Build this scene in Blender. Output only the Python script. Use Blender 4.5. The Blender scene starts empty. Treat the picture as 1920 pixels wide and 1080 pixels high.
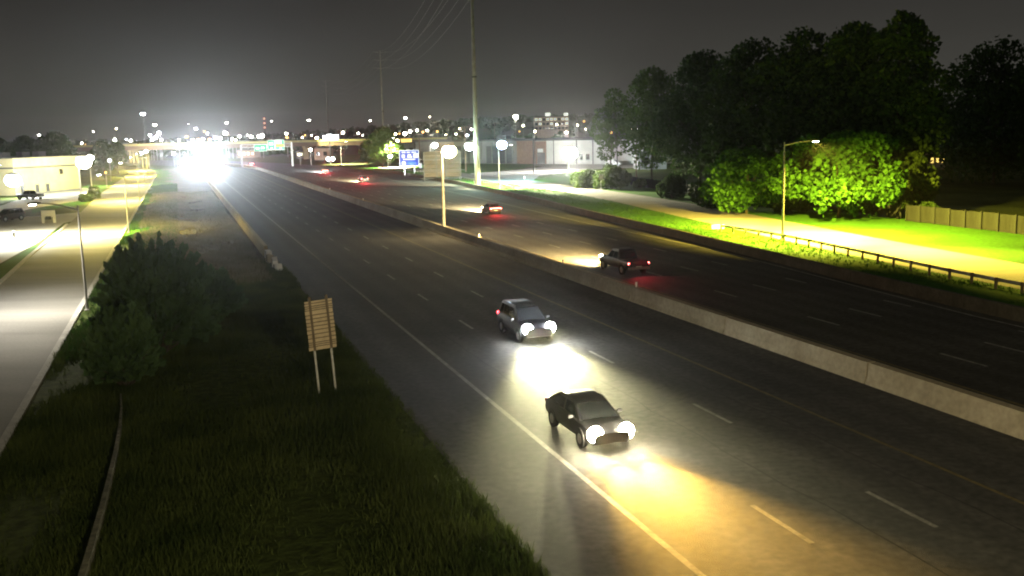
import bpy, bmesh, math, random
import numpy as np
from mathutils import Vector, Matrix

random.seed(11)
rng = np.random.default_rng(11)
scene = bpy.context.scene
col = scene.collection

# ------------------------------------------------------------------ camera
CAM_H, FPX, DROP, ROLL = 11.5, 1800.0, 290.0, math.radians(1.3)
_p = math.atan2(DROP, FPX)
FWD = Vector((0, math.cos(_p), -math.sin(_p)))
_up = Vector((1, 0, 0)).cross(FWD)
RGT = Vector((1, 0, 0)) * math.cos(ROLL) - _up * math.sin(ROLL)
UPV = Vector((1, 0, 0)) * math.sin(ROLL) + _up * math.cos(ROLL)
cam_data = bpy.data.cameras.new('camera')
cam = bpy.data.objects.new('camera', cam_data)
col.objects.link(cam)
cam_data.sensor_width = 36.0
cam_data.lens = 36.0 * FPX / 1920.0
cam_data.clip_start = 0.5
cam_data.clip_end = 30000
m = Matrix((RGT, UPV, -FWD)).transposed().to_4x4()
m.translation = Vector((0, 0, CAM_H))
cam.matrix_world = m
scene.camera = cam

# ------------------------------------------------------------------ world: light-polluted night sky
SKY_LOW, SKY_HIGH, SKY_STRENGTH = (0.120, 0.117, 0.100), (0.034, 0.033, 0.030), 1.0
world = bpy.data.worlds.new('World')
scene.world = world
world.use_nodes = True
nt = world.node_tree
nt.nodes.clear()
wo = nt.nodes.new('ShaderNodeOutputWorld')
bg = nt.nodes.new('ShaderNodeBackground')
tc = nt.nodes.new('ShaderNodeTexCoord')
sp = nt.nodes.new('ShaderNodeSeparateXYZ')
rp = nt.nodes.new('ShaderNodeValToRGB')
nz = nt.nodes.new('ShaderNodeTexNoise')
mx = nt.nodes.new('ShaderNodeMix')
mp = nt.nodes.new('ShaderNodeMapping')
mp.inputs['Scale'].default_value = (1, 1, 5)
nz.inputs['Scale'].default_value = 2.5
nz.inputs['Detail'].default_value = 4
mx.data_type = 'RGBA'
mx.blend_type = 'MULTIPLY'
mx.inputs[0].default_value = 0.35
rp.color_ramp.elements[0].position = 0.0
rp.color_ramp.elements[0].color = (*SKY_LOW, 1)
rp.color_ramp.elements[1].position = 0.45
rp.color_ramp.elements[1].color = (*SKY_HIGH, 1)
e = rp.color_ramp.elements.new(0.13)
e.color = (0.050, 0.047, 0.042, 1)
nt.links.new(tc.outputs['Generated'], sp.inputs[0])
nt.links.new(sp.outputs['Z'], rp.inputs[0])
nt.links.new(tc.outputs['Generated'], mp.inputs[0])
nt.links.new(mp.outputs[0], nz.inputs['Vector'])
nt.links.new(rp.outputs[0], mx.inputs['A'])
nt.links.new(nz.outputs['Fac'], mx.inputs['B'])
nt.links.new(mx.outputs['Result'], bg.inputs[0])
bg.inputs[1].default_value = SKY_STRENGTH * 0.72
nt.links.new(bg.outputs[0], wo.inputs[0])

# weak fill lamp added to lift the ambient level, the only "sun"
sun_d = bpy.data.lights.new('ambient_fill', 'SUN')
sun_d.energy = 0.06
sun_d.angle = math.radians(12)
sun_d.color = (1.0, 0.95, 0.85)
sun = bpy.data.objects.new('ambient_fill', sun_d)
sun.rotation_euler = (math.radians(35), math.radians(10), math.radians(-20))
col.objects.link(sun)

vs = scene.view_settings
vs.view_transform = 'Standard'
vs.look = 'None'
vs.exposure = 0.0
vs.gamma = 1.0
vs.use_curve_mapping = False
cy = scene.cycles
cy.max_bounces = 5
cy.diffuse_bounces = 2
cy.glossy_bounces = 2
cy.transmission_bounces = 3
cy.transparent_max_bounces = 6
cy.volume_bounces = 0
cy.sample_clamp_indirect = 4.0
cy.use_denoising = True
cy.filter_width = 2.0

# ------------------------------------------------------------------ pixel -> place helpers
def ray(px, py):
    return FWD + RGT * ((px - 960) / FPX) + UPV * ((540 - py) / FPX)
def G(px, py, z=0.0):
    """point on the level z under photo pixel (1920x1080)"""
    d = ray(px, py)
    t = (z - CAM_H) / d.z
    return Vector((d.x * t, d.y * t, z))
def AT(px, py, depth):
    """point on the pixel's ray at forward distance depth (metres along +Y)"""
    d = ray(px, py)
    t = depth / d.y
    return Vector((d.x * t, d.y * t, CAM_H + d.z * t))
def PX(p):
    v = Vector(p) - Vector((0, 0, CAM_H))
    w = v.dot(FWD)
    return 960 + FPX * v.dot(RGT) / w, 540 - FPX * v.dot(UPV) / w
A0 = G(1300, 757)
B0 = G(1625, 922)
DV = (A0 - B0).normalized()
NV = Vector((DV.y, -DV.x, 0))
HEAD = math.atan2(DV.y, DV.x)
def shift(s):
    return -0.0009 * (s - 330) ** 2 if s > 330 else 0.0
def C(s, n, z=0.0):
    p = A0 + DV * s + NV * (n + shift(s))
    p.z = z
    return p
def SN(p):
    v = Vector((p.x, p.y, 0)) - A0
    return v.dot(DV), v.dot(NV)

# ------------------------------------------------------------------ materials
def _mat(name):
    mt = bpy.data.materials.new(name)
    mt.use_nodes = True
    t = mt.node_tree
    return mt, t, t.nodes['Principled BSDF']
def surf(name, c1, c2, scale=3.0, rough=0.85, metal=0.0, bump=0.0, bscale=None, detail=6, fine=0.0, finescale=60, stretch=None, spec=0.3, rotz=0.0):
    """procedural two-tone surface: large noise between c1 and c2, fine grain, optional bump"""
    mt, t, b = _mat(name)
    N = t.nodes.new
    L = t.links.new
    tc = N('ShaderNodeTexCoord')
    src = tc.outputs['Object']
    if stretch:
        mp = N('ShaderNodeMapping')
        mp.inputs['Rotation'].default_value = (0, 0, rotz)
        mp.inputs['Scale'].default_value = stretch
        L(src, mp.inputs[0])
        src2 = mp.outputs[0]
    else:
        src2 = src
    nz = N('ShaderNodeTexNoise')
    nz.inputs['Scale'].default_value = scale
    nz.inputs['Detail'].default_value = detail
    nz.inputs['Roughness'].default_value = 0.6
    L(src2, nz.inputs['Vector'])
    rp = N('ShaderNodeValToRGB')
    rp.color_ramp.elements[0].position = 0.32
    rp.color_ramp.elements[1].position = 0.68
    rp.color_ramp.elements[0].color = (*c1, 1)
    rp.color_ramp.elements[1].color = (*c2, 1)
    L(nz.outputs['Fac'], rp.inputs[0])
    out = rp.outputs[0]
    if fine > 0:
        n2 = N('ShaderNodeTexNoise')
        n2.inputs['Scale'].default_value = finescale
        n2.inputs['Detail'].default_value = 3
        L(src, n2.inputs['Vector'])
        r2 = N('ShaderNodeMapRange')
        r2.inputs['From Min'].default_value = 0.3
        r2.inputs['From Max'].default_value = 0.7
        r2.inputs['To Min'].default_value = 1 - fine
        r2.inputs['To Max'].default_value = 1 + fine
        L(n2.outputs['Fac'], r2.inputs['Value'])
        mm = N('ShaderNodeVectorMath')
        mm.operation = 'SCALE'
        L(out, mm.inputs[0])
        L(r2.outputs[0], mm.inputs['Scale'])
        out = mm.outputs[0]
    L(out, b.inputs['Base Color'])
    b.inputs['Roughness'].default_value = rough
    b.inputs['Metallic'].default_value = metal
    b.inputs['Specular IOR Level'].default_value = spec
    if bump > 0:
        nb = N('ShaderNodeTexNoise')
        nb.inputs['Scale'].default_value = bscale or scale * 4
        nb.inputs['Detail'].default_value = 4
        L(src, nb.inputs['Vector'])
        bp = N('ShaderNodeBump')
        bp.inputs['Strength'].default_value = bump
        bp.inputs['Distance'].default_value = 0.1
        L(nb.outputs['Fac'], bp.inputs['Height'])
        L(bp.outputs[0], b.inputs['Normal'])
    return mt
def leafmat(name, c1, c2, scale=0.8):
    mt, t, b = _mat(name)
    N = t.nodes.new
    L = t.links.new
    tc = N('ShaderNodeTexCoord')
    nz = N('ShaderNodeTexNoise')
    nz.inputs['Scale'].default_value = scale
    nz.inputs['Detail'].default_value = 5
    L(tc.outputs['Object'], nz.inputs['Vector'])
    rp = N('ShaderNodeValToRGB')
    rp.color_ramp.elements[0].position = 0.3
    rp.color_ramp.elements[1].position = 0.7
    rp.color_ramp.elements[0].color = (*c1, 1)
    rp.color_ramp.elements[1].color = (*c2, 1)
    L(nz.outputs['Fac'], rp.inputs[0])
    L(rp.outputs[0], b.inputs['Base Color'])
    b.inputs['Roughness'].default_value = 0.75
    b.inputs['Specular IOR Level'].default_value = 0.2
    tr = N('ShaderNodeBsdfTranslucent')
    L(rp.outputs[0], tr.inputs[0])
    ms = N('ShaderNodeMixShader')
    ms.inputs[0].default_value = 0.3
    out = t.nodes['Material Output']
    L(b.outputs[0], ms.inputs[1])
    L(tr.outputs[0], ms.inputs[2])
    L(ms.outputs[0], out.inputs[0])
    return mt
def glow(name, c, strength):
    mt, t, b = _mat(name)
    b.inputs['Base Color'].default_value = (*[min(1, x) for x in c], 1)
    b.inputs['Emission Color'].default_value = (*c, 1)
    b.inputs['Emission Strength'].default_value = strength
    b.inputs['Roughness'].default_value = 0.4
    mt.cycles.emission_sampling = 'NONE'
    return mt
def paint(name, c, rough=0.5, coat=0.12):
    mt = surf(name, tuple(x * 0.9 for x in c), tuple(min(1, x * 1.1) for x in c), 2.0, rough, fine=0.05, finescale=30, spec=0.5)
    mt.node_tree.nodes['Principled BSDF'].inputs['Coat Weight'].default_value = coat
    return mt

M = {}
M['asphalt'] = surf('asphalt', (0.040, 0.039, 0.035), (0.068, 0.066, 0.058), 0.10, 0.86, bump=0.25, bscale=25, fine=0.40, finescale=3.2, stretch=(0.16, 1.6, 1), rotz=-HEAD)
M['road_left'] = surf('worn_concrete_road', (0.15, 0.145, 0.13), (0.23, 0.22, 0.20), 0.15, 0.88, bump=0.2, bscale=20, fine=0.12, finescale=7, stretch=(0.25, 1.5, 1), rotz=-HEAD)
M['lot'] = surf('concrete_lot', (0.30, 0.29, 0.27), (0.46, 0.45, 0.42), 0.2, 0.9, fine=0.1, finescale=5, bump=0.1)
M['concrete'] = surf('weathered_concrete', (0.27, 0.225, 0.14), (0.39, 0.335, 0.225), 0.35, 0.9, bump=0.2, bscale=12, fine=0.16, finescale=4)
M['darkconcrete'] = surf('dark_concrete', (0.055, 0.052, 0.042), (0.10, 0.094, 0.075), 0.7, 0.9, bump=0.2, bscale=10, fine=0.2, finescale=5)  # dark tone carries the unlit face of the northbound wall
M['wallcap'] = surf('mossy_wall_cap', (0.07, 0.075, 0.045), (0.20, 0.19, 0.13), 1.6, 0.95, fine=.4, finescale=5)
M['kerb'] = surf('kerb_concrete', (0.30, 0.29, 0.26), (0.42, 0.40, 0.36), 0.8, 0.9, fine=0.15, finescale=4)
M['grass'] = surf('grass_ground', (0.030, 0.046, 0.010), (0.075, 0.098, 0.026), 0.12, 0.95, bump=0.8, bscale=6, fine=0.45, finescale=2.2, spec=0.1)
M['lawn'] = surf('mown_lawn', (0.024, 0.082, 0.006), (0.042, 0.120, 0.012), 0.15, 0.95, bump=0.6, bscale=8, fine=0.3, finescale=2.5, spec=0.1)
M['blade_lawn'] = leafmat('verge_blades', (0.018, 0.060, 0.006), (0.045, 0.105, 0.014), 0.8)
M['drygrass'] = surf('dry_grass_ground', (0.075, 0.072, 0.036), (0.135, 0.12, 0.07), 0.16, 0.95, bump=0.8, bscale=6, fine=0.4, finescale=2.5, spec=0.1)
M['white_line'] = surf('white_road_paint', (0.16, 0.155, 0.13), (0.34, 0.33, 0.29), 1.5, 0.7, fine=0.3, finescale=8)
M['yellow_line'] = surf('yellow_road_paint', (0.11, 0.09, 0.035), (0.19, 0.15, 0.06), 1.5, 0.7, fine=0.3, finescale=8)
M['tar'] = surf('tar_joint', (0.012, 0.012, 0.012), (0.022, 0.021, 0.02), 2, 0.8)
M['galv'] = surf('galvanised_steel', (0.30, 0.30, 0.29), (0.44, 0.44, 0.42), 2, 0.5, metal=0.7, fine=0.1, finescale=10)
M['darkmetal'] = surf('dark_metal', (0.025, 0.024, 0.022), (0.05, 0.048, 0.045), 3, 0.55, metal=0.4)
M['polemetal'] = surf('pole_metal', (0.22, 0.21, 0.19), (0.32, 0.31, 0.28), 1.2, 0.6, metal=0.3, fine=0.1)
M['wood'] = surf('old_wood', (0.12, 0.085, 0.055), (0.22, 0.165, 0.11), 1.2, 0.9, stretch=(1, 1, 0.15), fine=0.2, finescale=9)
M['palewood'] = surf('darkened_fence_wood', (0.005, 0.0065, 0.006), (0.021, 0.026, 0.024), 0.8, 0.9, stretch=(2, 2, 0.25), fine=0.3, finescale=6)  # tree shading put into the dark, uneven streaks
M['signback'] = surf('sign_back_aluminium', (0.44, 0.35, 0.22), (0.58, 0.47, 0.31), 1.5, 0.6, metal=0.0, fine=0.12, finescale=5)
M['signrib'] = surf('sign_rib_metal', (0.10, 0.075, 0.045), (0.16, 0.12, 0.075), 1.5, 0.6, fine=0.1)
M['brownboard'] = surf('brown_board', (0.032, 0.021, 0.010), (0.058, 0.039, 0.019), 1.2, 0.9, stretch=(.3, 1, 1), fine=0.2, finescale=6)
M['bark'] = surf('bark', (0.045, 0.035, 0.025), (0.09, 0.075, 0.055), 2.0, 0.95, stretch=(4, 4, 0.6), bump=0.5)
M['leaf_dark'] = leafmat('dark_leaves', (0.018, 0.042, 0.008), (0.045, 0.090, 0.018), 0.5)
M['leaf_mid'] = leafmat('green_leaves', (0.035, 0.072, 0.010), (0.085, 0.140, 0.028), 0.6)
M['leaf_bright'] = leafmat('maple_leaves', (0.022, 0.080, 0.006), (0.048, 0.135, 0.014), 0.6)
M['leaf_cedar'] = leafmat('cedar_fronds', (0.036, 0.074, 0.026), (0.085, 0.145, 0.055), 0.7)
M['leaf_weed'] = leafmat('weed_leaves', (0.040, 0.070, 0.014), (0.095, 0.125, 0.032), 1.2)
M['blade_green'] = leafmat('grass_blades', (0.028, 0.048, 0.010), (0.082, 0.108, 0.028), 0.35)
M['blade_dry'] = leafmat('dry_grass_blades', (0.12, 0.115, 0.05), (0.23, 0.20, 0.12), 0.4)
M['tyre'] = surf('tyre_rubber', (0.012, 0.012, 0.012), (0.022, 0.022, 0.022), 6, 0.85)
M['rim'] = surf('wheel_alloy', (0.35, 0.35, 0.36), (0.5, 0.5, 0.5), 4, 0.35, metal=0.9)
M['glass'] = paint('dark_car_glass', (0.012, 0.014, 0.016), 0.06, 0.3)
M['trim'] = surf('black_trim', (0.012, 0.012, 0.012), (0.025, 0.025, 0.025), 6, 0.6)
M['plate'] = surf('licence_plate', (0.6, 0.6, 0.62), (0.75, 0.75, 0.75), 8, 0.5)
M['green_sign'] = surf('green_sign_sheet', (0.0, 0.20, 0.11), (0.005, 0.25, 0.14), 1, 0.5)
M['blue_sign'] = surf('blue_sign_sheet', (0.012, 0.03, 0.20), (0.016, 0.045, 0.27), 1, 0.5)
M['white_sheet'] = surf('white_sign_sheet', (0.72, 0.72, 0.70), (0.8, 0.8, 0.78), 2, 0.6)
M['yellow_sheet'] = surf('yellow_sign_sheet', (0.62, 0.62, 0.02), (0.72, 0.70, 0.03), 2, 0.6)
M['steel_blue'] = surf('blue_oval', (0.02, 0.08, 0.55), (0.03, 0.1, 0.65), 2, 0.6)
M['brick'] = surf('brick_wall', (0.20, 0.11, 0.085), (0.28, 0.165, 0.125), 1.0, 0.9, fine=0.2, finescale=6)
M['greywall'] = surf('grey_wall', (0.17, 0.17, 0.17), (0.25, 0.25, 0.245), 0.4, 0.9, fine=0.1)
M['whitewall'] = surf('white_wall', (0.55, 0.54, 0.52), (0.68, 0.67, 0.64), 0.3, 0.85, fine=0.06)
M['yellowwall'] = surf('cream_wall', (0.46, 0.42, 0.22), (0.60, 0.55, 0.30), 0.3, 0.9, fine=0.06)
M['creamband'] = surf('cream_fascia', (0.48, 0.43, 0.24), (0.60, 0.54, 0.32), 0.4, 0.85)
M['darkwall'] = surf('dark_door', (0.045, 0.05, 0.06), (0.075, 0.08, 0.09), 0.6, 0.8)
M['roof'] = surf('flat_roof', (0.05, 0.05, 0.055), (0.09, 0.09, 0.09), 0.4, 0.9)
M['pinkwall'] = surf('tan_wall', (0.36, 0.26, 0.20), (0.46, 0.35, 0.27), 0.4, 0.9)
M['rail_yellow'] = surf('bridge_rail', (0.32, 0.29, 0.10), (0.40, 0.37, 0.15), 0.5, 0.8)
M['girder'] = surf('weathering_girder', (0.11, 0.075, 0.05), (0.17, 0.12, 0.08), 0.4, 0.8)
M['hill'] = surf('hillside_scrub', (0.022, 0.028, 0.014), (0.045, 0.05, 0.026), 0.01, 0.95, fine=0.3, finescale=0.1)
M['soil'] = surf('drain_soil', (0.05, 0.045, 0.035), (0.08, 0.07, 0.05), 0.8, 0.95)

def wheel_paths(mt, amount=0.16):
    t = mt.node_tree
    b = t.nodes['Principled BSDF']
    src = b.inputs['Base Color'].links[0].from_socket
    N, L = t.nodes.new, t.links.new
    tc = N('ShaderNodeTexCoord')
    dp = N('ShaderNodeVectorMath')
    dp.operation = 'DOT_PRODUCT'
    dp.inputs[1].default_value = NV
    L(tc.outputs['Object'], dp.inputs[0])
    ml = N('ShaderNodeMath')
    ml.operation = 'MULTIPLY'
    ml.inputs[1].default_value = 2 * math.pi / 1.95
    L(dp.outputs['Value'], ml.inputs[0])
    sn = N('ShaderNodeMath')
    sn.operation = 'SINE'
    L(ml.outputs[0], sn.inputs[0])
    mr = N('ShaderNodeMapRange')
    mr.inputs['From Min'].default_value = -1
    mr.inputs['To Min'].default_value = 1 - amount
    mr.inputs['To Max'].default_value = 1 + amount
    L(sn.outputs[0], mr.inputs['Value'])
    sc_ = N('ShaderNodeVectorMath')
    sc_.operation = 'SCALE'
    L(src, sc_.inputs[0])
    L(mr.outputs[0], sc_.inputs['Scale'])
    L(sc_.outputs[0], b.inputs['Base Color'])
wheel_paths(M['asphalt'])

# ------------------------------------------------------------------ mesh helpers
def link(name, me, mats, parent=None):
    o = bpy.data.objects.new(name, me)
    for mm in (mats if isinstance(mats, (list, tuple)) else [mats]):
        me.materials.append(M[mm] if isinstance(mm, str) else mm)
    col.objects.link(o)
    if parent is not None:
        o.parent = parent
    return o
def tag(o, label=None, cat=None, group=None, kind=None):
    if label:
        o['label'] = label
    if cat:
        o['category'] = cat
    if group:
        o['group'] = group
    if kind:
        o['kind'] = kind
    return o
def thing(name, label, cat, loc=(0, 0, 0), rz=0.0, group=None):
    o = bpy.data.objects.new(name, None)
    o.empty_display_size = 0.3
    col.objects.link(o)
    o.location = loc
    o.rotation_euler = (0, 0, rz)
    return tag(o, label, cat, group)
class MB:
    def __init__(self):
        self.v, self.f, self.mi = [], [], []
        self.cur = 0
        self.smooth = False
    def add(self, vs, fs):
        b = len(self.v)
        self.v += [tuple(x) for x in vs]
        self.f += [tuple(i + b for i in f) for f in fs]
        self.mi += [self.cur] * len(fs)
        return self
    def box(self, c, s, rz=0.0, top=1.0):
        hx, hy, hz = s[0] / 2, s[1] / 2, s[2] / 2
        ca, sa = math.cos(rz), math.sin(rz)
        vs = []
        for z, k in ((-hz, 1.0), (hz, top)):
            for x, y in ((-hx, -hy), (hx, -hy), (hx, hy), (-hx, hy)):
                x, y = x * k, y * k
                vs.append((c[0] + x * ca - y * sa, c[1] + x * sa + y * ca, c[2] + z))
        return self.add(vs, [(3, 2, 1, 0), (4, 5, 6, 7), (0, 1, 5, 4), (1, 2, 6, 5), (2, 3, 7, 6), (3, 0, 4, 7)])
    def bevbox(self, c, s, b=0.03):
        hx, hy, hz = s[0] / 2, s[1] / 2, s[2] / 2
        lv = []
        for z, k in ((-hz, b), (-hz + b, 0), (hz - b, 0), (hz, b)):
            x, y = hx - k, hy - k
            ring = [(-x + b, -y), (x - b, -y), (x, -y + b), (x, y - b), (x - b, y), (-x + b, y), (-x, y - b), (-x, -y + b)]
            lv.append([(c[0] + p, c[1] + q, c[2] + z) for p, q in ring])
        return self.loft(lv, True)
    def loft(self, rings, cap=True, closed=True):
        n = len(rings[0])
        vs = [p for r in rings for p in r]
        fs = []
        for i in range(len(rings) - 1):
            for j in range(n if closed else n - 1):
                k = (j + 1) % n
                fs.append((i * n + j, i * n + k, (i + 1) * n + k, (i + 1) * n + j))
        if cap:
            fs.append(tuple(range(n - 1, -1, -1)))
            fs.append(tuple((len(rings) - 1) * n + j for j in range(n)))
        return self.add(vs, fs)
    def tube(self, path, rad, seg=8, cap=True):
        path = [Vector(p) for p in path]
        rads = rad if isinstance(rad, (list, tuple)) else [rad] * len(path)
        rings = []
        ref = None
        for i, p in enumerate(path):
            t = (path[min(i + 1, len(path) - 1)] - path[max(i - 1, 0)]).normalized()
            if ref is None:
                ref = Vector((1, 0, 0)) if abs(t.x) < 0.8 else Vector((0, 1, 0))
            u = t.cross(ref).normalized()
            w = t.cross(u).normalized()
            ref = -w if False else u.cross(t)
            rings.append([p + (u * math.cos(a) + w * math.sin(a)) * rads[i] for a in [2 * math.pi * k / seg for k in range(seg)]])
        self.smooth = True
        return self.loft(rings, cap)
    def lathe(self, prof, c=(0, 0, 0), seg=16, axis='z'):
        rings = []
        for r, h in prof:
            ring = []
            for k in range(seg):
                a = 2 * math.pi * k / seg
                x, y = r * math.cos(a), r * math.sin(a)
                q = (x, y, h) if axis == 'z' else ((x, h, y) if axis == 'y' else (h, x, y))
                ring.append((c[0] + q[0], c[1] + q[1], c[2] + q[2]))
            rings.append(ring)
        self.smooth = True
        return self.loft(rings, True)
    def quad(self, a, b, c, d):
        return self.add([a, b, c, d], [(0, 1, 2, 3)])
    def build(self, name, mat, parent=None, smooth=None):
        me = bpy.data.meshes.new(name)
        me.from_pydata(self.v, [], self.f)
        bm = bmesh.new()
        bm.from_mesh(me)
        bmesh.ops.recalc_face_normals(bm, faces=bm.faces)
        bm.to_mesh(me)
        bm.free()
        if isinstance(mat, (list, tuple)):
            me.polygons.foreach_set('material_index', self.mi)
        if smooth or (smooth is None and self.smooth):
            me.polygons.foreach_set('use_smooth', [True] * len(me.polygons))
            me.update()
            try:
                me.set_sharp_from_angle(angle=math.radians(45))
            except Exception:
                pass
        return link(name, me, mat, parent)
def ribbon(name, lpts, rpts, mat, z=0.0, parent=None, struct=True):
    mb = MB()
    for i in range(len(lpts) - 1):
        mb.quad(*[(p.x, p.y, z) for p in (lpts[i], rpts[i], rpts[i + 1], lpts[i + 1])])
    o = mb.build(name, mat, parent, smooth=False)
    for p in o.data.polygons:
        if p.normal.z < 0:
            o.data.flip_normals()
            break
    if struct and parent is None:
        o['kind'] = 'structure'
    return o
def poly(name, pts, mat, z):
    me = bpy.data.meshes.new(name)
    me.from_pydata([(p.x, p.y, z) for p in pts], [], [tuple(range(len(pts)))])
    o = link(name, me, mat)
    if me.polygons[0].normal.z < 0:
        me.flip_normals()
    return tag(o, kind='structure')
def interp(tab, x):
    xs = [a for a, _ in tab]
    ys = [b for _, b in tab]
    return float(np.interp(x, xs, ys))
def smoothpts(pts, it=2):
    for _ in range(it):
        q = [pts[0]]
        for a, b in zip(pts[:-1], pts[1:]):
            q += [a * 0.75 + b * 0.25, a * 0.25 + b * 0.75]
        q.append(pts[-1])
        pts = q
    return pts
def lamp_light(name, kind, loc, power, color, parent=None, radius=0.15, target=None, size=150, blend=0.6):
    ld = bpy.data.lights.new(name, kind)
    ld.energy = power
    ld.color = color
    ld.shadow_soft_size = radius
    o = bpy.data.objects.new(name, ld)
    col.objects.link(o)
    o.location = loc
    if kind == 'SPOT':
        ld.spot_size = math.radians(size)
        ld.spot_blend = blend
        d = (Vector(target) - Vector(loc)).normalized()
        o.rotation_euler = d.to_track_quat('-Z', 'Y').to_euler()
    if parent is not None:
        o.parent = parent
    return o

# ================================================================== THE SETTING
R = range
# far hillside profile: pixel column -> row of the wooded skyline
SKYLINE = [(-900, 272), (-200, 268), (0, 266), (300, 262), (450, 256), (600, 247), (700, 238), (800, 229), (900, 222), (1000, 218), (1100, 216), (1400, 205), (2000, 190), (3000, 185)]
RIDGE = 1500.0
def ridge_z(px):
    return max(0.0, AT(px, interp(SKYLINE, px), RIDGE).z - 9.0)
def hz(x, y):
    if y < 640:
        return 0.0
    px = 960 + FPX * x / y
    t = min(1.0, (y - 640) / (RIDGE - 640))
    return ridge_z(px) * (t * t * (3 - 2 * t))

g = MB()
g.quad((-9000, -400, -0.06), (9000, -400, -0.06), (9000, 12000, -0.06), (-9000, 12000, -0.06))
ground = tag(g.build('ground', 'grass', smooth=False), kind='structure')

hb = MB()
pxs = list(R(-900, 3001, 60))
ds = [640, 700, 780, 860, 940, 1020, 1100, 1180, 1260, 1340, 1420, 1500, 1700, 2200, 3000]
rows = []
for d_ in ds:
    rows.append([((px - 960) / FPX * d_, d_, hz((px - 960) / FPX * d_, d_) + (0.0 if d_ > 650 else -0.1)) for px in pxs])
hb.loft(rows, cap=False, closed=False)
hill = tag(hb.build('hillside', 'hill', smooth=True), kind='structure')

# carriageways -----------------------------------------------------
S_LIST = [-60 + 10 * i for i in R(0, 75)]
sb = ribbon('southbound_carriageway', [C(s, -11.6) for s in S_LIST], [C(s, 8.6) for s in S_LIST], 'asphalt', 0.0)
NBR = [(-60, 24.6), (8, 25.7), (23, 26.8), (41, 28.7), (56, 30.2), (88, 33.0), (118, 36.2), (184, 41.5), (262, 43.5), (330, 40), (420, 36), (700, 34)]
nb = ribbon('northbound_carriageway', [C(s, 9.3) for s in S_LIST], [C(s, interp(NBR, s)) for s in S_LIST], 'asphalt', 0.0)
M['line_mats'] = M['white_line']
def stripe(road, name, s0, s1, n, w, mat, step=10.0):
    k = max(1, int((s1 - s0) / step))
    ss = [s0 + (s1 - s0) * i / k for i in R(k + 1)]
    return ribbon(name, [C(s, n - w / 2) for s in ss], [C(s, n + w / 2) for s in ss], mat, 0.004, parent=road)
stripe(sb, 'edge_line', -50, 420, -7.8, 0.2, 'white_line')
stripe(sb, 'edge_line', -50, 420, 3.7, 0.16, 'yellow_line')
stripe(nb, 'edge_line', -50, 420, 12.1, 0.16, 'yellow_line')
for k in (-1,):
    ss = [-50 + 10 * i for i in R(48)]
    NBE = [(-50, 23.6), (8, 24.6), (25, 26.2), (45, 28.3), (76, 28.6), (100, 29.8), (142, 32.0), (247, 34.2), (420, 33)]
    ribbon('edge_line', [C(s, interp(NBE, s) - 0.1) for s in ss], [C(s, interp(NBE, s) + 0.1) for s in ss], 'white_line', 0.004, parent=nb)
PER = (A0 - B0).length
def dashes(road, n, s_first, s_last, w=0.17, ln=3.0, phase=0.0):
    s = s_first
    while s > -48:
        s -= PER
    rest = MB()
    while s < s_last:
        s0, s1 = s - ln + phase, s + phase
        if s1 < 150:
            ribbon('lane_dash', [C(s0, n - w / 2), C(s1, n - w / 2)], [C(s0, n + w / 2), C(s1, n + w / 2)], 'white_line', 0.004, parent=road)
        else:
            rest.quad(C(s0, n - w / 2, .004), C(s0, n + w / 2, .004), C(s1, n + w / 2, .004), C(s1, n - w / 2, .004))
        s += PER
    o = rest.build('far_lane_dashes', 'white_line', road, smooth=False)
    o['kind'] = 'stuff'
dashes(sb, 0.0, 0.0, 400)
dashes(sb, -3.95, 0.4, 400)
dashes(nb, 15.9, 14.0, 400)
dashes(nb, 19.8, 26.0, 400)
dashes(nb, 23.7, 27.5, 400, ln=2.6)
# dark transverse joints in the pavement
for road, s0, n0, s1, n1 in ((nb, 47.5, 13.0, 57.5, 30.3), (sb, 41.0, -11.5, 46.0, 8.3), (nb, 118, 9.4, 122, 36.0)):
    a_, b_ = C(s0, n0), C(s1, n1)
    t_ = (b_ - a_).normalized()
    w_ = Vector((-t_.y, t_.x, 0)) * 0.11
    ribbon('pavement_joint', [a_ - w_, b_ - w_], [a_ + w_, b_ + w_], 'tar', 0.003, parent=road)

# sealed cracks wandering along and across the lanes, and a few darker patches
for road, s0, n0, s1, n1 in ((sb, -28, -1.8, 20, -2.2), (sb, 6, -5.9, 46, -6.2), (sb, -20, 2.1, 30, 1.7), (sb, 60, -2.0, 110, -1.6), (sb, -2, -7.2, 3, 5.5), (sb, 22, -7.0, 25, 6.5), (sb, 72, -7.5, 76, 7.5),
                         (nb, -10, 18.0, 40, 17.6), (nb, 10, 22.0, 60, 21.7), (nb, 20, 12.5, 24, 27.0), (nb, 84, 12.0, 90, 30.0)):
    k_ = 26
    pl_, pr2 = [], []
    for i_ in R(k_ + 1):
        t_ = i_ / k_
        ds_, dn_ = s1 - s0, n1 - n0
        jn = random.uniform(-.12, .12)
        s_, n_ = s0 + ds_ * t_ + (jn if abs(dn_) > abs(ds_) else 0), n0 + dn_ * t_ + (jn if abs(ds_) >= abs(dn_) else 0)
        if abs(ds_) >= abs(dn_):
            pl_.append(C(s_, n_ - .025)); pr2.append(C(s_, n_ + .025))
        else:
            pl_.append(C(s_ - .03, n_)); pr2.append(C(s_ + .03, n_))
    ribbon('crack_seal', pl_, pr2, 'tar', 0.0025, parent=road)
M['patch'] = surf('asphalt_patch', (0.034, 0.033, 0.030), (0.052, 0.051, 0.046), 0.8, 0.9, fine=.3, finescale=4)
for road, s0, s1, n0, n1 in ((sb, 90, 104, .3, 3.4), (nb, 34, 41, 16.3, 19.4)):
    ribbon('pavement_patch', [C(s0, n0), C(s1, n0)], [C(s0, n1), C(s1, n1)], 'patch', 0.0018, parent=road)

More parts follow.
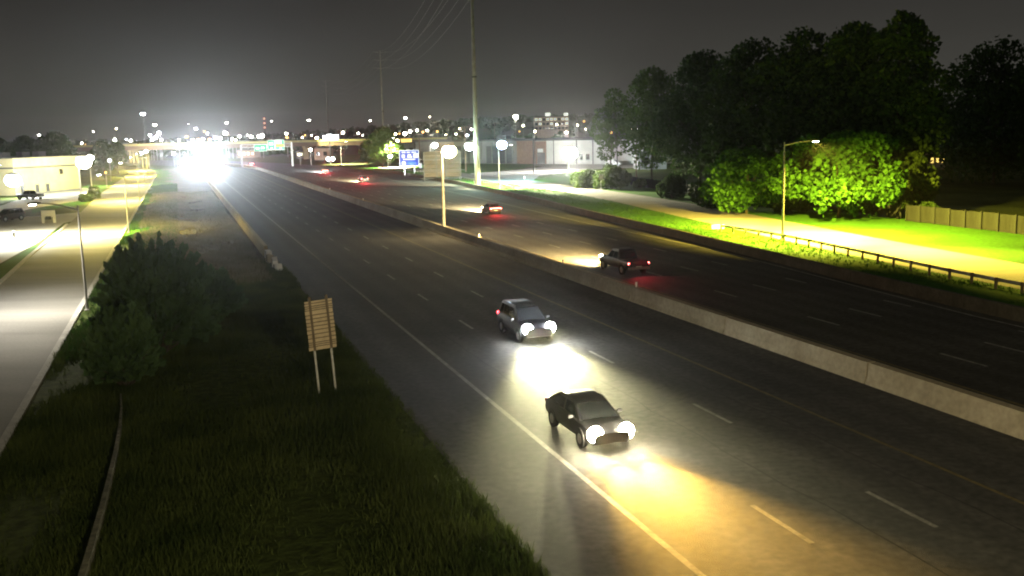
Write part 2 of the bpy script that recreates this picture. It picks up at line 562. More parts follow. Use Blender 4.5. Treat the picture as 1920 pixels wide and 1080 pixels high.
# left frontage road with kerbs -----------------------------------
LS = [-60 + 8 * i for i in R(0, 86)]
LNL = [(-60, -34.4), (54, -34.6), (75, -35.0), (108, -35.2), (146, -36.0), (199, -37.0), (260, -37), (700, -37)]
lf = ribbon('left_frontage_road', [C(s, interp(LNL, s)) for s in LS], [C(s, -27.3) for s in LS], 'road_left', 0.0)
def kerb(name, fn0, fn1, ss, h=0.13):
    rings = []
    for s in ss:
        a, b = C(s, fn0(s)), C(s, fn1(s))
        rings.append([(a.x, a.y, -0.05), (a.x, a.y, h), (b.x, b.y, h), (b.x, b.y, -0.05)])
    o = MB().loft(rings).build(name, 'kerb', smooth=False)
    return tag(o, kind='structure')
kerb('kerb', lambda s: -27.3, lambda s: -26.95, [s for s in LS if s < 330])
kerb('kerb', lambda s: interp(LNL, s) - 0.35, lambda s: interp(LNL, s), [s for s in LS if s < 121])
# grass banks laid over the ground sheet
ribbon('dry_bank', [C(s, -26.95) for s in LS[:58]], [C(s, -11.6) for s in LS[:58]], 'drygrass', -0.02)
ribbon('green_bank', [C(s, -26.95) for s in LS[:58]], [C(s, -22.6 + 1.2 * math.sin(s * .21) + .7 * math.sin(s * .53)) for s in LS[:58]], 'lawn', -0.016)
# near foreground of the bank is greener weeds
ribbon('weedy_bank', [C(s, -26.95) for s in R(-60, 45, 4)], [C(s, -11.6) for s in R(-60, 45, 4)], 'grass', -0.012)

# left business lots ----------------------------------------------
poly('concrete_lot', [G(-260, 500), G(-200, 420), G(0, 408), G(70, 405), G(150, 398), G(166, 408), G(120, 418), G(70, 455), G(0, 494), G(-120, 560)], 'lot', -0.004)
poly('concrete_lot', [G(-200, 392), G(0, 386), G(60, 366), G(160, 352), G(180, 357), G(150, 376), G(60, 391), G(30, 398), G(-180, 406)], 'lot', -0.006)
poly('lawn_strip', [C(s, interp(LNL, s) - 0.35) for s in R(40, 121, 8)] + [G(70, 457), G(0, 497), G(-60, 540)], 'lawn', -0.015)
poly('lawn_strip', [G(60, 400), G(160, 382), G(190, 360), G(215, 340), G(175, 338), G(120, 376), G(60, 393)], 'lawn', -0.012)

# right frontage road ---------------------------------------------
low_px = [(1920, 545), (1700, 502), (1450, 446), (1300, 412), (1100, 366), (980, 348), (800, 324), (700, 313), (620, 306)]
upp_px = [(1920, 497), (1700, 457), (1500, 420), (1300, 381), (1100, 351), (1000, 339), (800, 317), (700, 307.5), (620, 302)]
def bysn(pxl, near):
    pts = near + [SN(G(*p)) for p in pxl]
    return sorted(pts)
RLO = bysn(low_px, [(-80, 31.5), (-20, 33.0)])
RUP = bysn(upp_px, [(-80, 38.5), (-20, 41.0)])
RS = [-80 + 6 * i for i in R(0, 70)]
def sm(tab, s):
    return sum(interp(tab, s + k) for k in (-18, -9, 0, 9, 18)) / 5
rf = ribbon('right_frontage_road', [A0 + DV * s + NV * sm(RLO, s) for s in RS], [A0 + DV * s + NV * sm(RUP, s) for s in RS], 'road_left', 0.0)
def CR(s, n, z=0.0):
    p = A0 + DV * s + NV * n
    p.z = z
    return p
ribbon('right_verge', [CR(s, interp(NBR, s) + 0.1) for s in RS], [CR(s, sm(RLO, s)) for s in RS], 'lawn', -0.012)
ribbon('right_lawn', [CR(s, sm(RUP, s)) for s in RS[:55]], [CR(s, sm(RUP, s) + 16 + max(0, s) * 0.06) for s in RS[:55]], 'lawn', -0.014)
# side street, driveway and paved yards by the warehouse
poly('side_street', [G(905, 331), G(1000, 338), G(1010, 330), G(1090, 318), G(1200, 314), G(1200, 309), G(1030, 311), G(975, 318), G(930, 322), G(880, 325)], 'lot', -0.004)
poly('warehouse_yard', [G(1000, 312), G(1230, 312), G(1230, 303), G(1000, 303)], 'lot', -0.008)
poly('warehouse_lawn', [G(780, 313), G(880, 325), G(975, 317), G(1000, 310), G(1000, 305), G(780, 305)], 'lawn', -0.009)

# ================================================================== STRUCTURES BESIDE THE ROADS
def barrier_section(s0, s1, nc, wb, wt, h, mat='concrete', parent=None, name='barrier_section', step=6.0):
    k = max(1, int(abs(s1 - s0) / step))
    rings = []
    for i in R(k + 1):
        s = s0 + (s1 - s0) * i / k
        prof = [(-wb / 2, 0), (-wb / 2, 0.08), (-wb / 2 * 0.72, 0.30), (-wt / 2, h), (wt / 2, h), (wb / 2 * 0.72, 0.30), (wb / 2, 0.08), (wb / 2, 0)]
        rings.append([C(s, nc + a, z - 0.02 if z == 0 else z) for a, z in prof])
    return MB().loft(rings).build(name, mat, parent, smooth=False)
med = thing('median_barrier', 'long pale concrete median barrier between the two carriageways', 'barrier', C(0, 8.95))
def rebase(o, root):
    o.parent = root
    o.matrix_parent_inverse = Matrix.Translation(-Vector(root.location)) @ Matrix.Identity(4)
    return o
def sub(root, o):
    """parent o (built in world coordinates) to the unrotated Empty root"""
    o.parent = root
    o.location = -Vector(root.location)
    return o
s = -60.0
k = 0
while s < 430:
    e_ = s + (11.9 if s < 57 or s > 60 else 11.9)
    hh = 1.02 if s > 57.5 else 0.97
    sec = barrier_section(s, s + 11.86, 8.95, 0.78 if s < 57 else 0.72, 0.46, hh)
    sub(med, sec)
    s += 11.96
for px, py in ((1210, 535), (1055, 493), (908, 443), (628, 355), (705, 374)):
    s_, n_ = SN(G(px, py, 1.05))
    mbx = MB().box((0, 0, 0.12), (0.05, 0.10, 0.24)).box((0, 0, 0.27), (0.03, 0.14, 0.16))
    o = mbx.build('delineator', 'white_sheet', med, smooth=False)
    o.location = C(s_, 8.95, 0.98) - Vector(med.location)
    o.rotation_euler = (0, 0, HEAD)

lb = thing('shoulder_barrier', 'pale concrete barrier along the grassy bank with striped crushed end', 'barrier', C(66, -12.2))
s = 63.0
while s < 420:
    sub(lb, barrier_section(s, s + 11.9, -12.25, 0.62, 0.34, 1.0))
    s += 11.95
for i, (s0, dn, tilt) in enumerate(((60.4, 0.05, 0.02), (57.4, -0.1, 0.05), (54.4, 0.12, -0.06), (51.2, 0.0, 0.10))):
    cc = C(s0, -12.3 + dn)
    nb_ = MB().box((0, 0, 0.42 - 0.03 * i), (2.5, 0.5, 0.78 - 0.06 * i), 0, 0.85)
    o = nb_.build('end_cushion', 'white_sheet' if i != 1 else 'concrete', lb, smooth=False)
    o.location = cc - Vector(lb.location)
    o.rotation_euler = (0, tilt, HEAD + tilt)
    bnd = MB().box((0.2, 0, 0.43 - 0.03 * i), (0.45, 0.56, 0.66 - 0.06 * i), 0, 0.88)
    q = bnd.build('dark_band', 'darkmetal', o, smooth=False)

# dark low wall on the outer edge of the northbound carriageway
nw = thing('retaining_wall', 'dark low concrete wall between northbound lanes and grass verge', 'wall', C(30, interp(NBR, 30)))
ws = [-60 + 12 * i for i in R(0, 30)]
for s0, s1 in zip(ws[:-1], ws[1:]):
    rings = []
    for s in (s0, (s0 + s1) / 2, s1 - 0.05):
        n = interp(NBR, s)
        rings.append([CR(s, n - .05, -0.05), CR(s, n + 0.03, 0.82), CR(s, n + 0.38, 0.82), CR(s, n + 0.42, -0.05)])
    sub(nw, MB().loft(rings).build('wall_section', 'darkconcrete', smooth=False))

# narrow overgrown wall top in the near left foreground
fw = thing('overgrown_wall', 'narrow pale concrete wall top half buried in dark weeds', 'wall', C(0, -23.0))
wpts = [(10.5, -23.1), (8, -22.95), (5, -22.86), (2, -22.84), (-1, -22.87), (-4, -22.92), (-7, -23.0), (-10, -23.1), (-15, -23.2), (-30, -23.4)]
for i in R(len(wpts) - 1):
    (sa, na), (sb_, nb2) = wpts[i], wpts[i + 1]
    w0, w1 = 0.035 + 0.008 * i, 0.035 + 0.008 * (i + 1)
    h0, h1 = 0.38 + 0.01 * i, 0.39 + 0.01 * i
    rings = [[CR(sa - .02, na - w0, -0.05), CR(sa - .02, na - w0, h0), CR(sa - .02, na + w0, h0), CR(sa - .02, na + w0, -0.05)],
             [CR(sb_, nb2 - w1, -0.05), CR(sb_, nb2 - w1, h1), CR(sb_, nb2 + w1, h1), CR(sb_, nb2 + w1, -0.05)]]
    sub(fw, MB().loft(rings).build('wall_section', 'wallcap', smooth=False))

# guardrails --------------------------------------------------------
def guardrail(label, pts, spacing=1.9, posts=None):
    root = thing('guardrail', label, 'guardrail', pts[0])
    P = smoothpts([Vector(p) for p in pts], 2)
    prof = [(0.0, 0.50), (0.06, 0.53), (0.0, 0.58), (0.0, 0.64), (0.06, 0.69), (0.0, 0.76)]
    rings = []
    for i, p in enumerate(P):
        t = (P[min(i + 1, len(P) - 1)] - P[max(i - 1, 0)])
        t.z = 0
        t.normalize()
        nn = Vector((t.y, -t.x, 0))
        rings.append([p - nn * (0.10 + a) + Vector((0, 0, z)) for a, z in prof] + [p - nn * 0.085 + Vector((0, 0, z)) for z in (0.76, 0.50)])
    sub(root, MB().loft(rings).build('rail_beam', 'galv', smooth=False))
    acc = 0.0
    nxt = 0.0
    for a, b in zip(P[:-1], P[1:]):
        L = (b - a).length
        while nxt <= acc + L:
            q = a + (b - a) * ((nxt - acc) / L)
            o = MB().box((0, 0, 0.37), (0.16, 0.14, 0.84)).build('post', 'wood', root, smooth=False)
            o.location = q - Vector(root.location)
            o.rotation_euler = (0, 0, math.atan2(b.y - a.y, b.x - a.x))
            nxt += spacing
        acc += L
    return root
guardrail('long dark steel guardrail on the weedy strip beside the lamplit frontage road', [G(1352, 434), G(1467, 452), G(1600, 482), G(1750, 517), G(1920, 552), CR(8, 33.2), CR(-10, 32.4)], 2.4)
guardrail('short guardrail on wooden posts at the foot of the giant steel pole', [G(963, 357), G(950, 352), G(922, 346), G(895, 341), G(850, 334), G(800, 328)], 2.4)

# ------------------------------------------------------------------ fences
def fence(label, p0, p1, h, ph=2.4, mat='palewood'):
    p0, p1 = Vector(p0), Vector(p1)
    root = thing('wooden_fence', label, 'fence', p0)
    t = (p1 - p0)
    L = t.length
    t.normalize()
    ang = math.atan2(t.y, t.x)
    n = int(L / ph)
    board = MB().box((0, 0, 0), (0.145, 0.02, 1.0))
    bme = None
    for i in R(n):
        c = p0 + t * (ph * (i + 0.5))
        mb = MB()
        for k in R(16):
            mb.box((-ph / 2 + 0.075 + k * 0.15, random.uniform(-.006, .006), (h + random.uniform(-.05, .05)) / 2), (0.135, 0.02, h + random.uniform(-.04, .04)))
        mb.box((0, 0.045, 0.35), (ph, 0.05, 0.09)).box((0, 0.045, h - 0.3), (ph, 0.05, 0.09))
        o = mb.build('board_panel', mat, root, smooth=False)
        o.location = c - p0 + Vector((0, 0, random.uniform(-.04, .04)))
        o.rotation_euler = (0, 0, ang)
        q = MB().box((0, 0, (h + 0.12) / 2), (0.13, 0.13, h + 0.12)).build('post', mat, root, smooth=False)
        q.location = p0 - p0 + t * (ph * i) + Vector((t.y, -t.x, 0)) * 0.09
        q.rotation_euler = (0, 0, ang)
    return root
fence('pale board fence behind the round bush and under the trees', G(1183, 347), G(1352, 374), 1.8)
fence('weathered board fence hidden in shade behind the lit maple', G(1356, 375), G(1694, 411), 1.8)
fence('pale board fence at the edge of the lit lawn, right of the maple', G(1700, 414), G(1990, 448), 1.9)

# ------------------------------------------------------------------ overpass
BY = 530.0
bl, br = AT(140, 275, BY), AT(735, 262, BY)
ov = thing('overpass', 'long road overpass with weathered girders crossing the highway', 'bridge', (bl.x, BY, 0))
W = br.x - bl.x
def ovp(mb, name, mat):
    o = mb.build(name, mat, ov, smooth=False)
    return o
ovp(MB().box((W / 2, 6, 9.15), (W + 60, 13, 0.5)), 'deck', 'darkconcrete')
for yy in (0.2, 3.9, 7.6, 11.6):
    ovp(MB().box((W / 2, yy, 8.0), (W + 60, 0.35, 1.8)).box((W / 2, yy - .0, 7.13), (W + 60, 0.7, 0.12)), 'girder', 'girder')
ovp(MB().box((W / 2, -0.55, 9.75), (W + 60, 0.25, 1.1)), 'parapet', 'rail_yellow')
ovp(MB().box((W / 2, 12.5, 9.75), (W + 60, 0.25, 1.1)), 'parapet', 'rail_yellow')
for fx in (0.17, 0.44, 0.72):
    pr = ovp(MB().box((W * fx, 6, 6.6), (1.4, 12.5, 1.0)), 'pier_cap', 'concrete')
    for yy in (1, 6, 11):
        o = MB().lathe([(0.55, 0), (0.55, 6.2)], (W * fx, yy, 0), 12).build('pier_column', 'concrete', ov)
for x_, sg in ((-6, -1), (W + 6, 1)):
    mb = MB()
    mb.add([(x_, -3, 0), (x_ + sg * 30, -3, 0), (x_ + sg * 30, -3, 8.8), (x_ + sg * 12, -3, 8.8), (x_, 15, 0), (x_ + sg * 30, 15, 0), (x_ + sg * 30, 15, 8.8), (x_ + sg * 12, 15, 8.8)],
           [(0, 1, 2, 3), (4, 5, 6, 7), (0, 1, 5, 4), (1, 2, 6, 5), (2, 3, 7, 6), (3, 0, 4, 7)])
    ovp(mb, 'abutment', 'hill')

# ================================================================== BUILDINGS
def box_part(root, name, mat, x0, x1, y0, y1, z0, z1, parent=None):
    o = MB().box(((x0 + x1) / 2, (y0 + y1) / 2, (z0 + z1) / 2), (x1 - x0, y1 - y0, z1 - z0)).build(name, mat, parent or root, smooth=False)
    return o
def place(root, p0, p1):
    """root at p0, local x running towards p1"""
    root.location = p0
    v = Vector(p1) - Vector(p0)
    root.rotation_euler = (0, 0, math.atan2(v.y, v.x))
    return math.hypot(v.x, v.y)
# left cream building
b1 = thing('commercial_building', 'long low cream commercial building with dark fascia stripe beside the parking lot', 'building')
L1 = place(b1, G(30, 367), G(150, 357))
hb1 = 8.6
box_part(b1, 'wall', 'yellowwall', 0, L1, 0, 26, 0, hb1 - 2.5)
box_part(b1, 'fascia_stripe', 'darkwall', -.1, L1 + .1, -.12, 26.1, hb1 - 2.55, hb1 - 2.2)
box_part(b1, 'fascia', 'creamband', -.2, L1 + .2, -.25, 26.2, hb1 - 2.2, hb1 - 0.2)
box_part(b1, 'roof', 'roof', -.3, L1 + .3, -.35, 26.3, hb1 - 0.2, hb1)
for fx in (0.25, 0.55, 0.8):
    box_part(b1, 'rooftop_unit', 'greywall', L1 * fx, L1 * fx + 2.2, 8, 10, hb1, hb1 + 1.1)
lamp_ = box_part(b1, 'wall_lamp', 'darkmetal', L1 * .69, L1 * .69 + .6, -0.55, -0.02, hb1 - 4.3, hb1 - 3.1)
box_part(b1, 'base_course', 'greywall', -.05, L1 + .05, -.08, .0, 0, 0.5)
for fx in (0.08, 0.3, 0.46):
    d_ = box_part(b1, 'door', 'darkwall', L1 * fx, L1 * fx + 1.0, -.06, .02, 0, 2.2)

# right warehouse
b2 = thing('warehouse', 'long flat-roofed warehouse with brick bay and tall dark loading doors', 'building')
p2a, p2b = G(780, 306), G(1003, 307.5)
L2 = place(b2, p2a, p2b)
def fx2(px):
    return (px - 780) / (1003 - 780) * L2
hw2 = 9.3
box_part(b2, 'wall', 'greywall', 0, L2, 0, 40, 0, hw2 - 0.6)
box_part(b2, 'roof', 'roof', -.4, L2 + .4, -.4, 40.4, hw2 - 0.6, hw2)
box_part(b2, 'brick_bay', 'pinkwall', fx2(822), fx2(858), -.3, 0.0, 0, hw2 - 0.7)
box_part(b2, 'brick_bay', 'brick', fx2(974), fx2(1003), -.35, 0.0, 0, hw2 - 0.7)
for a_, b_ in ((862, 872), (875, 888), (897, 907), (919, 928), (930, 940), (942, 952), (955, 964)):
    d_ = box_part(b2, 'loading_door', 'darkwall' if a_ > 910 or a_ < 890 else 'greywall', fx2(a_), fx2(b_), -.08, 0.0, 0.2, 6.8)
    for zz in (1.8, 3.4, 5.0):
        box_part(b2, 'door_rib', 'trim', fx2(a_), fx2(b_), -.12, -.08, zz, zz + .12, parent=d_)
for a_ in (895.5, 909, 928.7, 941, 953.5, 966):
    box_part(b2, 'pilaster', 'greywall', fx2(a_), fx2(a_ + 1.6), -.28, 0.0, 0, hw2 - .65)
for fx in (0.2, 0.62, 0.66):
    box_part(b2, 'rooftop_unit', 'darkmetal', L2 * fx, L2 * fx + 2.5, 6, 9, hw2, hw2 + 1.4)
# white building
b3 = thing('office_building', 'white walled building flooded by a glaring floodlight, beside the warehouse', 'building')
L3 = place(b3, G(1003.5, 307.5), G(1235, 308))
hw3 = 9.0
def fx3(px):
    return (px - 1003.5) / (1235 - 1003.5) * L3
box_part(b3, 'wall', 'whitewall', 0.1, L3, 0.3, 36, 0, hw3 - 0.5)
box_part(b3, 'roof', 'roof', -.2, L3 + .3, -.2, 36.4, hw3 - 0.5, hw3)
box_part(b3, 'brick_entry', 'brick', 0.12, fx3(1026), .05, 0.3, 0, hw3 - .6)
ent = box_part(b3, 'entrance', 'darkwall', fx3(1008), fx3(1024), -.02, .05, 0, 4.2)
box_part(b3, 'sign_board', 'white_sheet', fx3(1009), fx3(1020), -.1, -.02, 4.3, 5.6)
for a_ in (1040, 1085, 1116):
    box_part(b3, 'downpipe', 'darkmetal', fx3(a_), fx3(a_) + .3, .15, .3, 0, hw3 - .5)
for a_ in (1090, 1103):
    box_part(b3, 'window', 'glass', fx3(a_), fx3(a_ + 7), .24, .3, 1.5, 3.6)

# far multi-storey building with lit floors
M['lit_floor'] = glow('lit_office_glass', (1.0, 0.98, 0.80), 0.6)
M['lit_floor2'] = glow('lit_roof_sign', (0.95, 1.0, 0.85), 1.2)
b4 = thing('office_tower', 'far multi-storey office block with lit top floors on the hill', 'building')
q4 = AT(1002, 226, 760)
place(b4, (q4.x, 760, hz(q4.x, 760) - 1), (q4.x + 10, 760, 0))
w4 = AT(1066, 226, 760).x - q4.x
zb = b4.location.z
ztop = AT(1030, 219, 760).z - zb
box_part(b4, 'wall', 'pinkwall', 0, w4, 0, 18, 0, ztop)
box_part(b4, 'roof', 'roof', -.3, w4 + .3, -.3, 18.3, ztop, ztop + .7)
for i in R(3):
    for j in R(9):
        lit = (i == 0 and j not in (2, 6)) or (i == 1 and j in (1, 4, 8))
        box_part(b4, 'window', M['lit_floor'] if lit else 'glass', w4 * (j + .12) / 9, w4 * (j + .88) / 9, -.1, 0, ztop - 2.9 - 3.4 * i, ztop - 1.0 - 3.4 * i)
box_part(b4, 'roof_pod', M['lit_floor2'], w4 * .33, w4 * .47, 3, 7, ztop + .7, ztop + 3.0)
box_part(b4, 'roof_pod', M['lit_floor2'], w4 * .88, w4 * .99, 3, 7, ztop + .7, ztop + 2.6)

def small_building(label, px0, px1, pyb, h, depth, wall, nwin=3, win='glass', name='shop_building'):
    r = thing(name, label, 'building')
    L = place(r, G(px0, pyb), G(px1, pyb + 0.001 - (px1 - px0) * 0.0227))
    box_part(r, 'wall', wall, 0, L, 0, depth, 0, h - .4)
    box_part(r, 'roof', 'roof', -.2, L + .2, -.2, depth + .2, h - .4, h)
    for i in R(nwin):
        box_part(r, 'window', win, L * (i + .25) / nwin, L * (i + .75) / nwin, -.06, 0, h * .35, h * .68)
    return r
M['lit_window'] = glow('lit_shop_window', (1.0, 0.9, 0.6), 2.0)
M['lit_amber'] = glow('lit_amber_window', (1.0, 0.70, 0.16), 1.6)
small_building('small tan building with two dark windows beyond the curving highway', 590, 617, 300.5, 6.4, 12, 'pinkwall', 2)
small_building('low pale shop with lit windows left of the green signs', 446, 478, 296, 5.0, 14, 'pinkwall', 4, 'lit_window')
small_building('low grey shop between the green signs and tan building', 556, 576, 297, 4.4, 10, 'greywall', 3, 'lit_window')
small_building('dark low house deep in shade behind the right trees, yellow windows lit', 1722, 1772, 318, 4.6, 8, 'pinkwall', 5, 'lit_amber', name='house')
small_building('dark shed with a lit doorway behind the tree trunks', 1196, 1250, 318, 5.2, 10, 'greywall', 2, 'glass', name='shed')
small_building('dim grey building behind the blue service sign', 752, 778, 302, 8.5, 14, 'greywall', 2)
# petrol station canopy, amber
cn = thing('station_canopy', 'small amber lit forecourt canopy behind the dark roadside tree', 'canopy')
pc = AT(752, 267, 470)
cn.location = (pc.x, 470, 0)
zc = pc.z
box_part(cn, 'canopy_roof', M['lit_amber'], 0, 4.6, 0, 6, zc, zc + 1.6)
for x_ in (0.5, 4.1):
    box_part(cn, 'column', 'polemetal', x_ - .15, x_ + .15, 2.8, 3.2, 0, zc)

# ================================================================== STREET LAMPS AND POLES
WARM = (1.0, 0.80, 0.42)
NEUT = (1.0, 0.93, 0.74)
COOL = (0.90, 0.96, 1.0)
M['lens_warm'] = glow('lamp_lens_warm', (1.0, 0.86, 0.55), 60)
M['lens_neutral'] = glow('lamp_lens_neutral', (1.0, 0.95, 0.82), 60)
M['lens_cool'] = glow('lamp_lens_cool', (0.82, 0.88, 1.0), 60)
M['lens_amber'] = glow('lamp_lens_amber', (1.0, 0.55, 0.16), 4)
M['lens_blue'] = glow('lamp_lens_blue', (0.55, 0.60, 1.0), 40)
def arc_arm(h, length, rise=0.5):
    pts = []
    for i in R(9):
        t = i / 8
        pts.append((length * t, 0, h - 0.3 + rise * math.sin(t * math.pi / 2)))
    return pts
def street_lamp(label, base, h, ang, length, power, color, lens='lens_neutral', rise=0.5, rad=0.11, size=150, blend=0.7, group=None, name='street_lamp', polemat='polemetal', headscale=1.0, tilt=0.0, throw=0.0):
    r = thing(name, label, 'street lamp', base, ang, group)
    MB().tube([(0, 0, -.1), (0, 0, h * .5), (0, 0, h)], [rad, rad * .8, rad * .55], 10).build('pole', polemat, r)
    MB().lathe([(rad * 2.2, 0.0), (rad * 2.2, .08), (rad * 1.3, .12), (rad * 1.2, .5)], (0, 0, 0), 10).build('pole_base', polemat, r)
    a = arc_arm(h, length, rise)
    MB().tube(a, [rad * .5] * 8 + [rad * .4], 8).build('arm', polemat, r)
    k = headscale
    zt = a[-1][2]
    hd = MB().loft([[(length - .15 * k, -.09 * k, zt + .06 * k), (length - .15 * k, .09 * k, zt + .06 * k), (length - .15 * k, .09 * k, zt - .04 * k), (length - .15 * k, -.09 * k, zt - .04 * k)],
                    [(length + .2 * k, -.19 * k, zt + .11 * k), (length + .2 * k, .19 * k, zt + .11 * k), (length + .2 * k, .19 * k, zt - .06 * k), (length + .2 * k, -.19 * k, zt - .06 * k)],
                    [(length + .65 * k, -.17 * k, zt + .07 * k), (length + .65 * k, .17 * k, zt + .07 * k), (length + .65 * k, .17 * k, zt - .06 * k), (length + .65 * k, -.17 * k, zt - .06 * k)]]).build('lamp_head', 'darkmetal', r)
    ln = MB().box((length + .38 * k, 0, zt - .085 * k), (.42 * k, .26 * k, .05 * k)).build('lens', lens, hd, smooth=False)
    if power > 0:
        lamp_light('lamp_light', 'SPOT', (length + .38 * k, 0, zt - .2 * k), power, color, r, .2, (length + .38 * k + math.tan(tilt) * 5, 0, zt - 5), size, blend)
    if throw > 0:
        for sd in (-1, 1):
            lamp_light('lamp_throw', 'SPOT', (length + .38 * k, sd * .1, zt - .2 * k), throw, color, r, .2, (length + .38 * k, sd * 10, zt - 4.2), 52, 1.0)
    return r
LANG = HEAD + math.pi / 2          # arms reach left over the frontage road
RANG = HEAD - math.pi / 2          # arms reach right over the frontage road
KW = 250.0          # street lamp unit
HB = 25.0           # headlight unit
LN = ['first', 'second', 'third', 'fourth', 'fifth', 'sixth']
lbase = [G(164, 582), G(242, 436), G(262, 376)]
gap = (lbase[2] - lbase[1])
lbase += [lbase[2] + gap * 0.98, lbase[2] + gap * 1.95, lbase[2] + gap * 2.9]
llab = ['tall thin street lamp with curved arm rising beside the dark cedar bush', 'street lamp on the left frontage road kerb, first beyond the cedar bush',
        'street lamp on the left frontage road kerb, second beyond the cedar bush', 'street lamp on the left frontage road kerb, third beyond the cedar bush',
        'street lamp on the left frontage road kerb, fourth beyond the cedar bush', 'street lamp on the left frontage road kerb, fifth beyond the cedar bush']
for i, b in enumerate(lbase):
    pw = [34, 190, 230, 270, 320, 320][i] * KW
    street_lamp(llab[i], b, 7.3, LANG, [2.4, 2.6, 2.6, 2.6, 2.6, 2.6][i], pw, (1.0, 0.80, 0.20) if i else (1.0, 0.93, 0.78), rise=0.55, group='street lamps along the left frontage road', size=166, rad=0.10, blend=.7, throw=pw * .7)
# near lamp of the same row behind the left edge of the frame
b0 = lbase[0] - gap * 0.0
lot0 = street_lamp('white lot lamp behind the white lot sign', G(-15, 452), 9.0, LANG + 3.0, 1.2, 430 * KW, (1.0, 1.0, 0.84), 'lens_cool', group=None, size=146)
lot1 = street_lamp('white lot lamp at the edge of the left business lot', G(-110, 590), 9.0, LANG + 2.4, 1.2, 26 * KW, (1.0, 0.98, 0.95), 'lens_cool', group=None, size=130)
# right frontage lamps
r1 = street_lamp('slim street lamp standing by the long guardrail in front of the lit maple', G(1467, 450), 10.0, RANG + 0.12, 3.7, 1500 * KW, (1.0, 0.74, 0.085), 'lens_neutral', rise=0.35, group='street lamps along the right frontage road', size=158, blend=.5, tilt=0.27, throw=2000 * KW, rad=0.12, headscale=1.2)
r2 = street_lamp('street lamp beside the blue service sign, arm over the frontage road', G(728, 314), 10.2, RANG + 0.4, 2.4, 1300 * KW, (1.0, 0.92, 0.60), 'lens_neutral', rise=0.9, group='street lamps along the right frontage road', size=120, rad=0.16)
r3 = street_lamp('slim dark street lamp by the curved end of the short guardrail', G(936, 352), 9.0, RANG + 0.3, 3.0, 1700 * KW, (1.0, 0.92, 0.58), 'lens_neutral', rise=0.4, throw=2500 * KW, group='street lamps along the right frontage road', size=118, rad=0.12)
r4 = street_lamp('far street lamp over the bright patch of frontage road beyond the blue sign', G(640, 308), 9.5, RANG + 0.3, 2.4, 1300 * KW, (1.0, 0.92, 0.58), 'lens_neutral', rise=0.5, group='street lamps along the right frontage road', size=115, rad=0.14)


# median lamp and floods, lenses swollen into globes to stand for glare
def flood_pole(label, base, ptop, rr, lens, power, color, name='flood_lamp', aim=None, rad=0.12, group=None, heads=2, size=150, polemat='polemetal', bare=0.0):
    """pole at base carrying drum shaped luminaires centred on world point ptop"""
    base = Vector(base)
    r = thing(name, label, 'lamp', base, 0, group)
    t = Vector(ptop) - base
    MB().tube([(0, 0, -.1), (0, 0, t.z * .5), (0, 0, t.z)], [rad, rad * .85, rad * .65], 10).build('pole', polemat, r)
    if abs(t.x) + abs(t.y) > 0.3:
        MB().tube([(0, 0, t.z - .35), (t.x * .6, t.y * .6, t.z + .02), (t.x, t.y, t.z)], rad * .5, 8).build('arm', polemat, r)
    hd = MB().lathe([(rr * .15, rr * .95), (rr * .45, rr * .88), (rr * .60, rr * .70), (rr * .60, rr * .62)], t, 16).build('lamp_head', 'polemetal', r)
    MB().lathe([(rr * .62, rr * .62), (rr * .92, rr * .3), (rr * .98, -rr * .1), (rr * .85, -rr * .55), (rr * .45, -rr * .85), (rr * .05, -rr * .95)], t, 16).build('lens', lens, hd)
    if bare > 0:
        lamp_light('lamp_glow', 'POINT', t - Vector((0, rr * 1.15, 0)), bare, color, r, .2)
    if power > 0 and aim == 'all':
        lamp_light('lamp_light', 'POINT', t + Vector((0, rr * 1.1, 0)), power, color, r, .3)
    elif power > 0 and aim == 'both':
        lamp_light('lamp_light', 'POINT', t + Vector((0, rr * 1.1, 0)), power * 1.7, color, r, .3)
        lamp_light('lamp_glare', 'SPOT', t - Vector((0, rr * 1.1, 0)), power, color, r, .3, t + Vector((-1, -20, -.2)), 36, 1.0)
    elif power > 0:
        lamp_light('lamp_light', 'SPOT', t - Vector((0, 0, rr * 1.05)), power, color, r, .3, aim if aim else t - Vector((0, 0, 5)), size, .6)
    return r
s_m = min((abs(PX(C(s5 * .5, 8.95, 1.0))[0] - 832), s5 * .5) for s5 in R(60, 400))[1]
flood_pole('bright warm lamp on the pale pole rising from the median barrier', C(s_m, 8.95, 1.0), AT(842, 283, C(s_m, 8.95).y), 0.85, 'lens_warm', 16 * KW, (1.0, 0.74, 0.34), name='median_lamp', rad=0.2, size=120, bare=14 * KW)
flood_pole('warm highway lamp on the near shoulder of the southbound lanes', C(-52, -15.0), C(-52, -12.5, 12.5), .5, 'lens_warm', 155 * KW, (1.0, 0.82, 0.44), name='highway_lamp', aim='all', rad=.16)
flood_pole('blue-white floodlight on a thin pole in front of the loading doors', G(936, 344), AT(941, 271, G(936, 344).y), 1.15, 'lens_blue', 500 * KW, (0.5, 0.8, 0.9), rad=.12, size=140, aim=(0, 22, 0), bare=45 * KW)
flood_pole('white floodlight on the slim pole touching the giant steel pole', G(900, 352), AT(880, 274, G(900, 352).y), 0.95, 'lens_cool', 500 * KW, (0.6, 1.0, 0.7), rad=.14, size=84, aim=(2, 30, 0), bare=35 * KW)
flood_pole('white lamp on a pole behind the wooden sign frame', G(808, 322), AT(815, 272, G(808, 322).y), 0.95, 'lens_cool', 50 * KW, NEUT, rad=.12, aim=(0, 20, 2), size=130, bare=25 * KW)
fl = flood_pole('glaring white floodlight flooding the white office building', G(1066, 322), AT(1068, 286, G(1066, 322).y), 2.3, 'lens_neutral', 150 * KW, (1.0, 0.97, 0.92), rad=.25, aim='both', bare=130 * KW)
